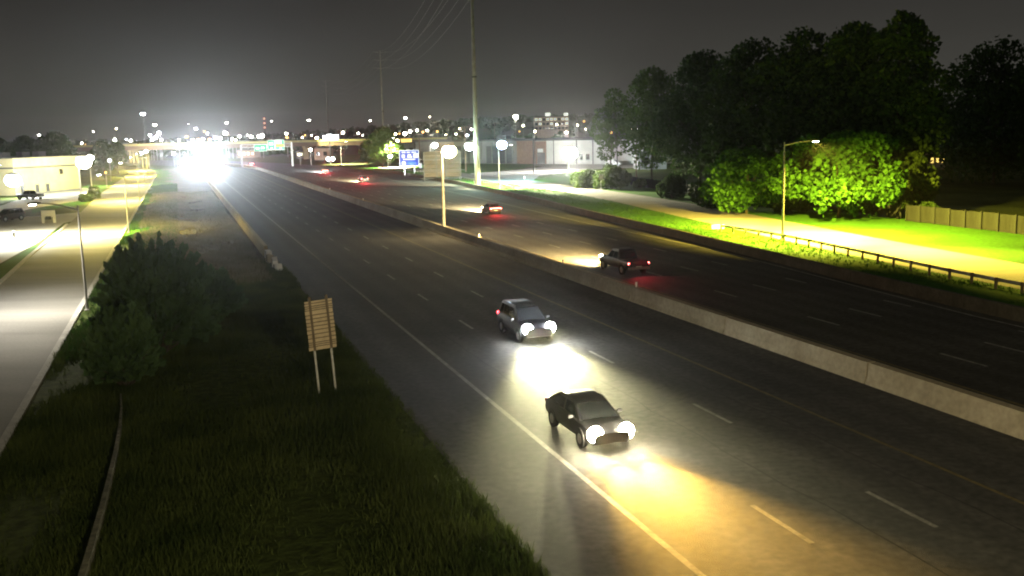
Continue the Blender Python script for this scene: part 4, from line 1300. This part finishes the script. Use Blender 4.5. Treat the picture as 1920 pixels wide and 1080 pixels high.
    for wx in sp_['wx']:
        for sd in (-1, 1):
            MB().lathe([(wr * 1.18, -.02), (wr * 1.18, .02)], (wx, sd * (sp_['W'] / 2 - .01), wr + .03), 18, 'y').build('wheel_arch', 'trim', r, smooth=False)
            w = MB().lathe([(wr * .6, -.11), (wr * .93, -.11), (wr, -.07), (wr, .07), (wr * .93, .11), (wr * .6, .11)], (0, 0, 0), 20, 'y').build('wheel', 'tyre', r)
            w.location = (wx, sd * wy, wr)
            MB().lathe([(wr * .62, .0), (wr * .60, .03), (wr * .2, .045), (.02, .05)] if sd > 0 else [(.02, -.05), (wr * .2, -.045), (wr * .60, -.03), (wr * .62, 0)], (0, sd * .085, 0), 12, 'y').build('rim', 'rim', w)
    fx = sp_['st'][-1][0]
    bx = sp_['st'][0][0]
    hz_, tz_ = sp_['hz'], sp_['tz']
    hy = sp_['W'] / 2 - .30
    for sd in (-1, 1):
        hl = MB().lathe([(hsize, -.10), (hsize, .03), (hsize * .8, .07), (hsize * .3, .09)], (fx - .10, sd * hy, hz_), 12, 'x').build('headlight', head or 'head_off', r)
        if hpower > 0:
            lamp_light('headlight_beam', 'SPOT', (fx + .06, sd * hy, hz_), hpower, hcolor, r, .08, (fx + 10, sd * (hy - .1) + yaw, hz_ + 10 * pitch), hspot, 1.0)
            lamp_light('headlight_spill', 'SPOT', (fx + .07, sd * hy, hz_), hpower * .075, hcolor, r, .08, (fx + 10, sd * (hy + 1.0) + yaw, hz_ - 4.6), 66, 1.0)
        tl = MB().bevbox((bx + .09, sd * (hy + .08), tz_), (.16, .30, .17), .02).build('taillight', tail or 'tail_off', r, smooth=False)
        MB().bevbox((fx - 1.55 if kind != 'pickup' else fx - 1.6, sd * (sp_['W'] / 2 + .10), sp_['cab'][1][2] + .08), (.14, .22, .15), .03).build('mirror', pm, r, smooth=False)
        for dx in (-.55, .45):
            MB().box((dx, sd * (sp_['W'] / 2 + .012), sp_['cab'][1][2] - .14), (.18, .02, .03)).build('door_handle', 'trim', r, smooth=False)
    if tail and hot:
        MB().bevbox((bx + .02, 0, tz_ + .05), (.06, 1.0, .10), .01).build('brake_bar', tail, r, smooth=False)
    if tailpower > 0:
        lamp_light('taillight_glow', 'SPOT', (bx - .08, 0, tz_), tailpower, (1, .04, .06), r, .5, (bx - 8, 0, -.6), 150, .9)
    MB().box((fx - .06, 0, sp_['st'][-1][2] + .16), (.05, .66, .10)).build('grille', 'trim', r, smooth=False)
    MB().box((bx - .005, 0, tz_ - .28), (.03, .5, .13)).build('licence_plate', 'plate', r, smooth=False)
    return r
def by_headlights(px, py, kind):
    p = G(px, py, SPECS[kind]['hz'])
    s_, n_ = SN(p)
    return C(s_ + SPECS[kind]['L'] / 2, n_)
def by_tail(px, py, kind):
    p = G(px, py, SPECS[kind]['tz'])
    s_, n_ = SN(p)
    return C(s_ + SPECS[kind]['L'] / 2, n_)
SOUTH = HEAD + math.pi
car('sedan', 'dark sedan with warm headlights on the lane beside the white edge line', by_headlights(1149, 814, 'sedan'), SOUTH, 'paint_black', head='head_warm', hpower=1500 * HB, hcolor=(1.0, .57, .10), group='oncoming southbound vehicles', hsize=.30, pitch=-0.055, hspot=46)
car('suv', 'dark car with white headlights following the sedan', by_headlights(1013, 617, 'suv'), SOUTH, 'paint_black', head='head_white', tail='tail_red', hpower=1350 * HB, hcolor=(1.0, .93, .50), group='oncoming southbound vehicles', hsize=.29, pitch=-0.15, hspot=42, yaw=-2.0)
NBG = 'northbound vehicles driving away'
car('pickup', 'dark pickup with red tail lights and a yellow beam close along the median barrier', by_tail(1198, 494, 'pickup'), HEAD, 'paint_black', head='head_warm', tail='tail_hot', hspot=50, pitch=-.10, hpower=7020 * HB, hcolor=(1.0, .70, .26), group=NBG, tailpower=14 * HB, hot=False)
car('sedan', 'dark sedan with wide glowing red tail lights in the far northbound lane', by_tail(930, 391, 'sedan'), HEAD, 'paint_maroon', head='head_warm', tail='tail_hot', hspot=50, pitch=-.10, hpower=12150 * HB, hcolor=(1.0, .78, .40), group=NBG, tailpower=67 * HB, hot=True)
car('suv', 'car with round red tail lights passing in front of the blue service sign', by_tail(684, 335, 'suv'), HEAD, 'paint_dark', head='head_warm', tail='tail_hot', hspot=50, pitch=-.10, hpower=10530 * HB, hcolor=(1.0, .80, .45), group=NBG, tailpower=192 * HB, hot=False)
car('sedan', 'far car with white beam and red tail lights below the tall lit shop sign', by_tail(610, 319.5, 'sedan'), HEAD, 'paint_silver', head='head_white', tail='tail_hot', hspot=50, pitch=-.10, hpower=17550 * HB, hcolor=(.92, 1.0, .98), group=NBG, tailpower=307 * HB, hot=True)
car('sedan', 'far car with red tail lights beside the median barrier under the green signs', by_tail(496, 306, 'sedan'), HEAD + .1, 'paint_dark', head='head_white', tail='tail_hot', hspot=50, pitch=-.10, hpower=20250 * HB, hcolor=(1, 1, 1), group=NBG, tailpower=307 * HB, hot=True)
car('suv', 'farthest car with red tail lights near the overpass, left of the green signs', by_tail(452, 302, 'suv'), HEAD + .15, 'paint_dark', head='head_white', tail='tail_hot', hspot=50, pitch=-.10, hpower=13500 * HB, hcolor=(1, 1, 1), group=NBG, tailpower=307 * HB, hot=True)
# parked vehicles
car('suv', 'dark vehicle parked on the left lot near the white lot sign', G(17, 414), math.radians(-110), 'paint_maroon', group='parked vehicles')
car('pickup', 'dark pickup parked against the left end of the cream building', G(57, 374), math.radians(160), 'paint_dark', group='parked vehicles')
car('van', 'white van parked beside the white office building behind thin trunks', G(1150, 311), math.radians(-12), 'paint_white', group='parked vehicles')
car('van', 'white van half hidden by trees beside the dark shed', G(1208, 312), math.radians(60), 'paint_white', group='parked vehicles')

# semi truck with glaring headlamps
tp = C(SN(G(382, 318))[0] + 2, SN(G(382, 318))[1] + 1.5)
tk = thing('semi_truck', 'semi truck with dazzling headlights coming along the southbound lanes', 'truck', tp, SOUTH)
cabm = MB()
cabm.smooth = True
cabm.loft([[(x, -w, z0), (x, w, z0), (x, w * .99, z1 - .15), (x, w * .9, z1), (x, -w * .9, z1), (x, -w * .99, z1 - .15)] for x, w, z0, z1 in ((-5.2, 1.22, .9, 3.9), (-3.4, 1.22, .9, 4.0), (-2.3, 1.2, .9, 3.2), (-2.0, 1.15, .9, 2.1), (-.2, 1.05, .8, 1.9), (0.0, .95, .75, 1.75))])
cabm.build('cab', 'paint_white', tk)
MB().loft([[(-2.26, -1.05, 2.15), (-2.26, 1.05, 2.15), (-2.5, 1.0, 3.0), (-2.5, -1.0, 3.0)], [(-2.10, -1.05, 2.15), (-2.10, 1.05, 2.15), (-2.40, 1.0, 3.0), (-2.40, -1.0, 3.0)]]).build('windshield', 'glass', tk, smooth=False)
MB().box((.03, 0, 1.25), (.08, 1.3, .85)).build('grille', 'rim', tk, smooth=False)
MB().bevbox((.05, 0, .55), (.35, 2.4, .35), .05).build('bumper', 'rim', tk, smooth=False)
MB().bevbox((-12.6, 0, 2.55), (14.0, 2.58, 2.85), .05).build('trailer', 'paint_white', tk, smooth=False)
for sd in (-1, 1):
    MB().lathe([(.34, -.1), (.34, .05), (.2, .12), (.05, .14)], (.05, sd * .88, 1.0), 14, 'x').build('headlight', 'head_white', tk)
    MB().lathe([(.26, -.1), (.26, .05), (.1, .1)], (.2, sd * .95, .58), 14, 'x').build('fog_lamp', 'head_white', tk)
    lamp_light('headlight_beam', 'SPOT', (.3, sd * .9, 1.0), 4500 * HB, (.84, .93, 1.0), tk, .2, (20, sd * .9 + 1.0, .3), 92, 1.0)
    lamp_light('high_beam', 'SPOT', (.35, sd * .7, 1.05), 8500 * HB, (.80, .92, 1.0), tk, .2, (20, sd * .7, 1.25), 14, 1.0)
    MB().tube([(-2.2, sd * 1.22, 2.2), (-1.9, sd * 1.5, 2.3), (-1.9, sd * 1.5, 2.9)], .05, 6).build('mirror', 'trim', tk)
    for wx in (-1.0, -4.6, -5.8, -17.2, -18.4):
        w = MB().lathe([(.3, -.16), (.48, -.16), (.52, -.1), (.52, .1), (.48, .16), (.3, .16)], (0, 0, 0), 18, 'y').build('wheel', 'tyre', tk)
        w.location = (wx, sd * 1.05, .52)
        MB().lathe([(.3, -.02), (.28, .02), (.05, .04)], (0, sd * .15, 0), 10, 'y').build('rim', 'rim', w)
for y_ in (-.9, -.25, 0, .25, .9):
    MB().box((-3.3, y_, 4.05), (.12, .14, .10)).build('marker_light', 'marker', tk, smooth=False)

# ================================================================== VEGETATION
def mesh_quads(name, V, mat, parent=None, nper=4):
    n = len(V) // nper
    me = bpy.data.meshes.new(name)
    me.vertices.add(len(V))
    me.vertices.foreach_set('co', np.asarray(V, dtype=np.float32).ravel())
    me.loops.add(len(V))
    me.loops.foreach_set('vertex_index', np.arange(len(V), dtype=np.int32))
    me.polygons.add(n)
    me.polygons.foreach_set('loop_start', np.arange(0, len(V), nper, dtype=np.int32))
    me.polygons.foreach_set('loop_total', np.full(n, nper, dtype=np.int32))
    me.update(calc_edges=True)
    return link(name, me, mat, parent)
def unit(n):
    v = rng.normal(size=(n, 3))
    return v / np.linalg.norm(v, axis=1, keepdims=True)
def leaf_cards(P, size, out=None, frond=1.0, droop=0.0):
    """leaf-shaped quads at points P; out = preferred axis"""
    n = len(P)
    a = unit(n)
    if out is not None:
        a = a * 0.75 + out * frond
        a /= np.linalg.norm(a, axis=1, keepdims=True)
    b = np.cross(a, unit(n))
    b /= np.linalg.norm(b, axis=1, keepdims=True) + 1e-9
    s_ = size * rng.uniform(.6, 1.35, (n, 1))
    w = s_ * rng.uniform(.3, .55, (n, 1))
    V = np.stack([P - a * s_ * .5, P + b * w - a * s_ * .05, P + a * s_ * .55, P - b * w + a * s_ * .05], axis=1)
    return V.reshape(-1, 3)
def crown_points(lobes, n):
    """points through the shell of each lobe (cx,cy,cz,rx,ry,rz)"""
    lob = np.array(lobes)
    wgt = (lob[:, 3] * lob[:, 5] + lob[:, 3] * lob[:, 4])
    idx = rng.choice(len(lob), n, p=wgt / wgt.sum())
    u = unit(n)
    # clumpy: push directions towards random sprig centres
    spr = unit(240)
    near = spr[rng.integers(0, 240, n)]
    u = u * .45 + near * .75
    u /= np.linalg.norm(u, axis=1, keepdims=True)
    rad = rng.uniform(.55, 1.08, (n, 1)) ** .7
    L = lob[idx]
    return L[:, :3] + u * rad * L[:, 3:6], u
def tree(name, label, base, h, hw, z0, mat='leaf_dark', nleaf=9000, size=.55, nlobe=16, group=None, cat='tree', trunk=.28, lean=(0, 0), loose=1.0, trunks=1, gap=-1.6):
    base = Vector(base)
    r = thing(name, label, cat, base, random.uniform(0, 6.28), group)
    lobes = []
    for i in R(nlobe):
        t = (i + .5) / nlobe
        zc = z0 + (h - z0) * (t * .86 + .07)
        prof = math.sin(min(1, max(.12, (t * .9 + .12))) * math.pi) ** .6
        a = i * 2.4 + random.uniform(-.5, .5)
        rr = hw * .55 * prof * random.uniform(.6, 1.15) * loose
        lr = hw * random.uniform(.34, .52) * (.65 + .35 * prof)
        lobes.append((rr * math.cos(a) + lean[0] * t, rr * math.sin(a) + lean[1] * t, zc, lr, lr, lr * random.uniform(.65, .95)))
    lobes.append((lean[0], lean[1], h - hw * .38, hw * .4, hw * .4, hw * .4))
    P, u = crown_points(lobes, nleaf)
    ph = rng.uniform(0, 6.28, 4)
    kf = 5.2 / max(hw, 2.5)
    nse = np.sin(P[:, 0] * kf + ph[0]) + np.sin(P[:, 1] * kf * 1.1 + ph[1]) + 1.2 * np.sin(P[:, 2] * kf * 1.7 + ph[2]) + .7 * np.sin((P[:, 0] + P[:, 2]) * kf * 2.3 + ph[3])
    keep = (P[:, 2] > z0 * .55) & (nse + rng.normal(0, .5, len(P)) > gap)
    P, u = P[keep], u[keep]
    crown = mesh_quads('crown', leaf_cards(P, size, u, .3), mat, r)
    tb_ = MB()
    for k_ in R(trunks):
        ox = (k_ - (trunks - 1) / 2) * hw * .35
        tb_.tube([(ox, 0, -.2), (ox * .9 + .1, .05, h * .2), (ox * .6, .1, h * .45), (lean[0] * .7, lean[1] * .7, h * .8)], [trunk, trunk * .8, trunk * .55, trunk * .12], 8)
    tb_.build('trunk', 'bark', r)
    lm = MB()
    for l in lobes[::2]:
        zs = max(h * .18, l[2] - hw * .6)
        lm.tube([(0, 0, zs * .8), (l[0] * .5, l[1] * .5, (zs + l[2]) / 2), (l[0] * .9, l[1] * .9, l[2])], [trunk * .35, trunk * .22, trunk * .06], 5)
    lm.build('limb', 'bark', r)
    return r
def px_tree(name, label, cx, top, hwpx, basepy, crown_py, **kw):
    b = G(cx, basepy)
    k = b.y / FPX
    h = AT(cx, top, b.y).z
    z0 = AT(cx, crown_py, b.y).z
    return tree(name, label, b, h, hwpx * k, max(.4, z0), **kw)
GT = 'tall dark trees behind the right frontage road'
px_tree('deciduous_tree', 'loose thin-crowned tree beside the floodlit white building', 1152, 165, 42, 346, 300, mat='leaf_mid', nleaf=3600, size=.55, group=GT, trunk=.16, loose=1.15, nlobe=14, trunks=2)
px_tree('deciduous_tree', 'rounded dark tree between the loose thin tree and the tall tree wall', 1222, 126, 79.2, 350, 305, mat='leaf_mid', nleaf=8500, size=.6, group=GT, trunk=.22)
px_tree('deciduous_tree', 'dark tree with a notched crown, next tallest after the rounded tree', 1312, 100, 102.12, 362, 330, nlobe=30, nleaf=14000, size=.6, group=GT)
px_tree('deciduous_tree', 'dark tree in the tree wall above the less lit shrub tree', 1405, 82, 113.16, 372, 335, nlobe=30, nleaf=15399, size=.62, group=GT)
px_tree('deciduous_tree', 'broad dark tree standing behind the slim lamp', 1495, 64, 121.44, 380, 340, nlobe=30, nleaf=16800, size=.62, group=GT)
px_tree('deciduous_tree', 'tall dark tree standing behind the lit maple', 1590, 44, 121.44, 386, 340, nlobe=30, nleaf=16800, size=.62, group=GT)
px_tree('deciduous_tree', 'tallest dark tree at the steep end of the tree wall', 1676, 22, 99.36, 392, 345, nlobe=30, nleaf=16800, size=.58, group=GT)
px_tree('deciduous_tree', 'broad black tree beyond the pale board fence', 1862, 92, 143.52, 345, 335, nlobe=30, nleaf=15399, size=.75, group=GT)
px_tree('deciduous_tree', 'black tree at the far right beyond the board fence', 1990, 70, 132.48, 350, 335, nleaf=9000, size=.75, group=GT)
px_tree('maple_tree', 'low spreading maple with leaves lit bright green by the street lamp', 1572, 258, 128, 408, 398, mat='leaf_bright', nleaf=17000, size=.55, nlobe=15, trunk=.25, loose=1.5, gap=-.35)
px_tree('maple_tree', 'dimmer bushy tree left of the slim street lamp, edges lit green', 1400, 285, 82, 400, 388, mat='leaf_bright', nleaf=11000, size=.5, nlobe=13, trunk=.2, loose=1.4, gap=-.4)
px_tree('deciduous_tree', 'dark leafy tree filling the gap between the maple and the board fence', 1712, 285, 46, 400, 392, mat='leaf_mid', nleaf=5200, size=.5, trunk=.18)
px_tree('deciduous_tree', 'dark roadside tree left of the blue service sign', 718, 242, 40, 313, 300, mat='leaf_mid', nleaf=5200, size=.9, trunk=.35, nlobe=18)
px_tree('deciduous_tree', 'small dark tree leaning beside the roadside tree', 690, 265, 20, 311, 303, mat='leaf_dark', nleaf=1800, size=.8, trunk=.2, nlobe=9)
# left trees behind the cream building
GL = 'dark trees behind the cream building'
for cx, top, hwp, bp, lab in ((5, 262, 40, 345, 'dark tree behind the building at the edge of the left lots'), (52, 256, 42, 345, 'dark tree behind the left half of the cream building'), (112, 249, 40, 345, 'tall rounded dark tree behind the right half of the cream building'),
                              (-60, 258, 45, 345, 'dark tree out beyond the left lots')):
    px_tree('deciduous_tree', lab, cx, top, hwp, bp, 320, nleaf=6500, size=.75, nlobe=16, trunk=.3, group=GL)
px_tree('deciduous_tree', 'dark tree between the cream building and the frontage road', 196, 264, 26, 335, 318, nleaf=4200, size=.7, trunk=.25)
px_tree('deciduous_tree', 'dark rounded tree at the left end of the overpass', 222, 266, 20, 326, 310, nleaf=3200, size=.7, trunk=.22)

def shrub(name, label, base, h, hw, mat, nleaf, size, cat='shrub', group=None, frond=0.0, up=.6, nl=9):
    base = Vector(base)
    r = thing(name, label, cat, base, random.uniform(0, 6.28), group)
    lobes = []
    for i in R(nl):
        a = i * 2.4
        rr = hw * math.sqrt((i + .3) / nl) * .72
        lobes.append((rr * math.cos(a), rr * math.sin(a), h * random.uniform(.28, .58), hw * random.uniform(.35, .5), hw * random.uniform(.35, .5), h * random.uniform(.3, .42)))
    P, u = crown_points(lobes, nleaf)
    k = P[:, 2] > .02
    P, u = P[k], u[k]
    uu = u + np.array([0, 0, up])
    uu /= np.linalg.norm(uu, axis=1, keepdims=True)
    mesh_quads('foliage', leaf_cards(P, size, uu, frond if frond else .4), mat, r)
    st = MB()
    for i in R(5):
        a = i * 1.256
        st.tube([(0.1 * math.cos(a), .1 * math.sin(a), -.1), (hw * .3 * math.cos(a), hw * .3 * math.sin(a), h * .35), (hw * .45 * math.cos(a), hw * .45 * math.sin(a), h * .62)], [.06, .045, .015], 5)
    st.build('stem', 'bark', r)
    return r
def px_shrub(name, label, cx, top, hwpx, basepy, mat, nleaf, size, **kw):
    b = G(cx, basepy)
    return shrub(name, label, b, AT(cx, top, b.y).z, hwpx * b.y / FPX, mat, nleaf, size, **kw)
px_shrub('round_bush', 'large round dark bush in front of the pale board fence', 1150, 306, 36, 354, 'leaf_mid', 4200, .5, nl=14)
px_shrub('round_bush', 'lighter green bush lit by the floodlight beside the round dark bush', 1095, 314, 24, 352, 'leaf_mid', 2200, .5, nl=10)
px_shrub('round_bush', 'small shrub at the foot of the dark utility pole', 1200, 334, 14, 352, 'leaf_mid', 900, .35)
for i, (cx, top, hwp, bp) in enumerate(((1262, 322, 30, 372), (1330, 335, 34, 390), (1480, 360, 40, 398), (1640, 364, 44, 402), (1738, 374, 24, 410))):  # shrubs behind lamp and maple added to darken the base of the crowns
    px_shrub('understorey_shrub', ['dark shrub under the rounded tree along the fence', 'dark shrub between the fence and the dimmer bushy tree', 'added dark shrub deepening the shade behind the slim lamp', 'added dark shrub deepening the shade under the lit maple', 'dark shrub against the end of the board fence by the maple'][i], cx, top, hwp, bp, 'leaf_dark', 2600, .45, group='dark shrubs under the right trees')
px_shrub('clipped_shrub', 'bright clipped shrub at the corner of the cream building', 176, 346, 12, 372, 'leaf_mid', 1500, .35)
px_shrub('clipped_shrub', 'dark shrub by the driveway of the cream building', 160, 362, 14, 378, 'leaf_dark', 1300, .35)
# the foreground cedar and the lit shrub in front of it
def cedar(label, base, h, hw, n, mat, name='cedar_bush', lean=0.0):
    base = Vector(base)
    r = thing(name, label, 'bush', base, 0)
    pts, outs = [], []
    nb_ = 420
    limbs = MB()
    for i in R(nb_):
        a = random.uniform(0, 6.283)
        el = random.uniform(.15, 1.45)
        ln = random.uniform(.55, 1.0)
        d = np.array([math.cos(a) * math.cos(el) * hw + lean * math.sin(el), math.sin(a) * math.cos(el) * hw * .8, math.sin(el) * h]) * ln
        o = np.array([math.cos(a) * .15 * hw, math.sin(a) * .15 * hw, h * .05])
        k = n // nb_
        t = rng.uniform(.25, 1.0, (k, 1))
        curve = np.array([0, 0, .18 * h]) * (t - t * t) * 2
        tip = np.concatenate([rng.normal(0, .16, (k, 2)) * (1.15 - t), rng.normal(0, .16, (k, 1)) * (1.15 - t)], axis=1) * hw * .26
        P = o + d * t + curve + tip
        dd = d / np.linalg.norm(d)
        pts.append(P)
        outs.append(np.repeat((dd + np.array([0, 0, .25]))[None, :], k, 0))
        if i % 5 == 0:
            limbs.tube([o * .5, o + d * .4 + curve[0] * .5, o + d * .85], [.05, .035, .01], 5)
    P, O = np.concatenate(pts), np.concatenate(outs)
    kz = P[:, 2] > 0
    P, O = P[kz], O[kz]
    O /= np.linalg.norm(O, axis=1, keepdims=True)
    mesh_quads('foliage', leaf_cards(P, .38, O, 2.2), mat, r)
    limbs.build('stem', 'bark', r)
    return r
cb_ = G(300, 668)
cedar('big dark feathery cedar bush on the bank beside the thin street lamp', cb_, AT(285, 446, cb_.y).z, 3.2, 34000, 'leaf_cedar')
cb2 = G(385, 600)
cedar('lower dark cedar bush spilling right towards the shoulder barrier end', cb2, AT(385, 500, cb2.y).z, 2.6, 12000, 'leaf_cedar')
cb3 = G(238, 728)
cedar('green roadside shrub lit from behind at the foot of the thin lamp', cb3, AT(235, 575, cb3.y).z, 1.75, 17000, 'leaf_cedar', name='roadside_shrub')

# grass and weeds as uncountable ground cover
def grass(name, label, s0, s1, n0, n1, count, hgt, mat, zfn=None, wid=.035, clump=4, curved=True, mask=None):
    S = rng.uniform(s0, s1, count)
    Nn = rng.uniform(n0, n1, count)
    # patchy: drop where a smooth noise is low
    nv = np.sin(S * .31 + 1.3 * np.sin(Nn * .6)) + np.sin(Nn * .77 + 1.1 * np.sin(S * .23)) + rng.normal(0, .6, count)
    k = nv > -0.7
    if mask is not None:
        k &= mask(S, Nn)
    S, Nn, nv = S[k], Nn[k], nv[k]
    base = np.stack([A0.x + DV.x * S + NV.x * Nn, A0.y + DV.y * S + NV.y * Nn, np.zeros_like(S) - .03], axis=1)
    base = np.repeat(base, clump, 0) + np.concatenate([rng.normal(0, .09, (len(S) * clump, 2)), np.zeros((len(S) * clump, 1))], axis=1)
    m_ = len(base)
    hh = hgt * rng.uniform(.45, 1.25, (m_, 1)) * np.repeat((.8 + .18 * np.clip(nv, -1, 2))[:, None], clump, 0)
    th = rng.uniform(0, 6.283, m_)
    side = np.stack([np.cos(th), np.sin(th), np.zeros(m_)], axis=1) * wid
    bend = np.concatenate([rng.normal(0, .32, (m_, 2)), np.ones((m_, 1))], axis=1) * hh
    V = np.stack([base - side, base + side, base + bend], axis=1).reshape(-1, 3)
    o = mesh_quads(name, V, mat, None, 3)
    return tag(o, label, 'grass', kind='stuff')
grass('dry_grass', 'tall dry tan grass on the bank beside the shoulder barrier', 44, 190, -25.5, -13.3, 26000, .55, 'blade_dry', wid=.045)
grass('green_grass', 'green grass along the left frontage kerb', 20, 240, -26.8, -20.5, 26000, .42, 'blade_lawn', wid=.045)
grass('weedy_grass', 'dark weedy grass on the near bank', -30, 52, -26.9, -12.4, 60000, .36, 'blade_green', wid=.022)
grass('shoulder_grass', 'low grass fringe along the near pavement edge', -30, 62, -14.4, -11.5, 16000, .34, 'blade_green', wid=.022)
grass('left_roadside_grass', 'rough grass below the left frontage kerb', -30, 22, -26.9, -22.0, 9000, .4, 'blade_green', wid=.025)
def between_mask(S, Nn):
    lo = np.array([interp(NBR, x) + .5 for x in S])
    hi = np.array([sm(RLO, x) - .4 for x in S])
    return (Nn > lo) & (Nn < hi)
grass('verge_weeds', 'rough weeds round the guardrail on the narrow verge', -5, 190, 26.0, 56, 22000, .26, 'blade_lawn', wid=.04, mask=between_mask)

# far woods: hedgerow trees on the hillside, one mass
FV = []
for i in R(900):
    px = random.uniform(-150, 1500)
    d_ = random.choice((random.uniform(640, 1480), random.uniform(1380, 1560)))
    x_ = (px - 960) / FPX * d_
    if d_ < 1380 and random.random() < .45:
        continue
    zz_ = hz(x_, d_)
    hw = random.uniform(4, 8)
    hh = random.uniform(6.5, 10.5)
    n = 46
    u = unit(n)
    P = np.array([x_, d_, zz_ + hh * .5]) + u * np.array([hw, hw, hh * .55]) * rng.uniform(.6, 1.0, (n, 1))
    FV.append(leaf_cards(P, 4.2))
far = mesh_quads('distant_woods', np.concatenate(FV), 'leaf_dark')
tag(far, 'dark distant woods covering the hillside behind the town', 'woods', kind='stuff')

# ------------------------------------------------------------------ haze volume added for lamp bloom
HAZE_DENSITY, HAZE_G = 0.00018, 0.94
hm = bpy.data.materials.new('bloom_haze')
hm.use_nodes = True
ht = hm.node_tree
ht.nodes.clear()
ho = ht.nodes.new('ShaderNodeOutputMaterial')
hv = ht.nodes.new('ShaderNodeVolumePrincipled')
hv.inputs['Color'].default_value = (0.92, 0.92, 0.90, 1)
hv.inputs['Density'].default_value = HAZE_DENSITY
hv.inputs['Anisotropy'].default_value = HAZE_G
ht.links.new(hv.outputs[0], ho.inputs['Volume'])
if HAZE_DENSITY > 0:
    hzb = MB().box((0, 1300, 45), (5200, 3600, 94)).build('haze', hm, smooth=False)
    tag(hzb, 'thin haze added to spread a bloom around the lamps', 'haze', kind='stuff')
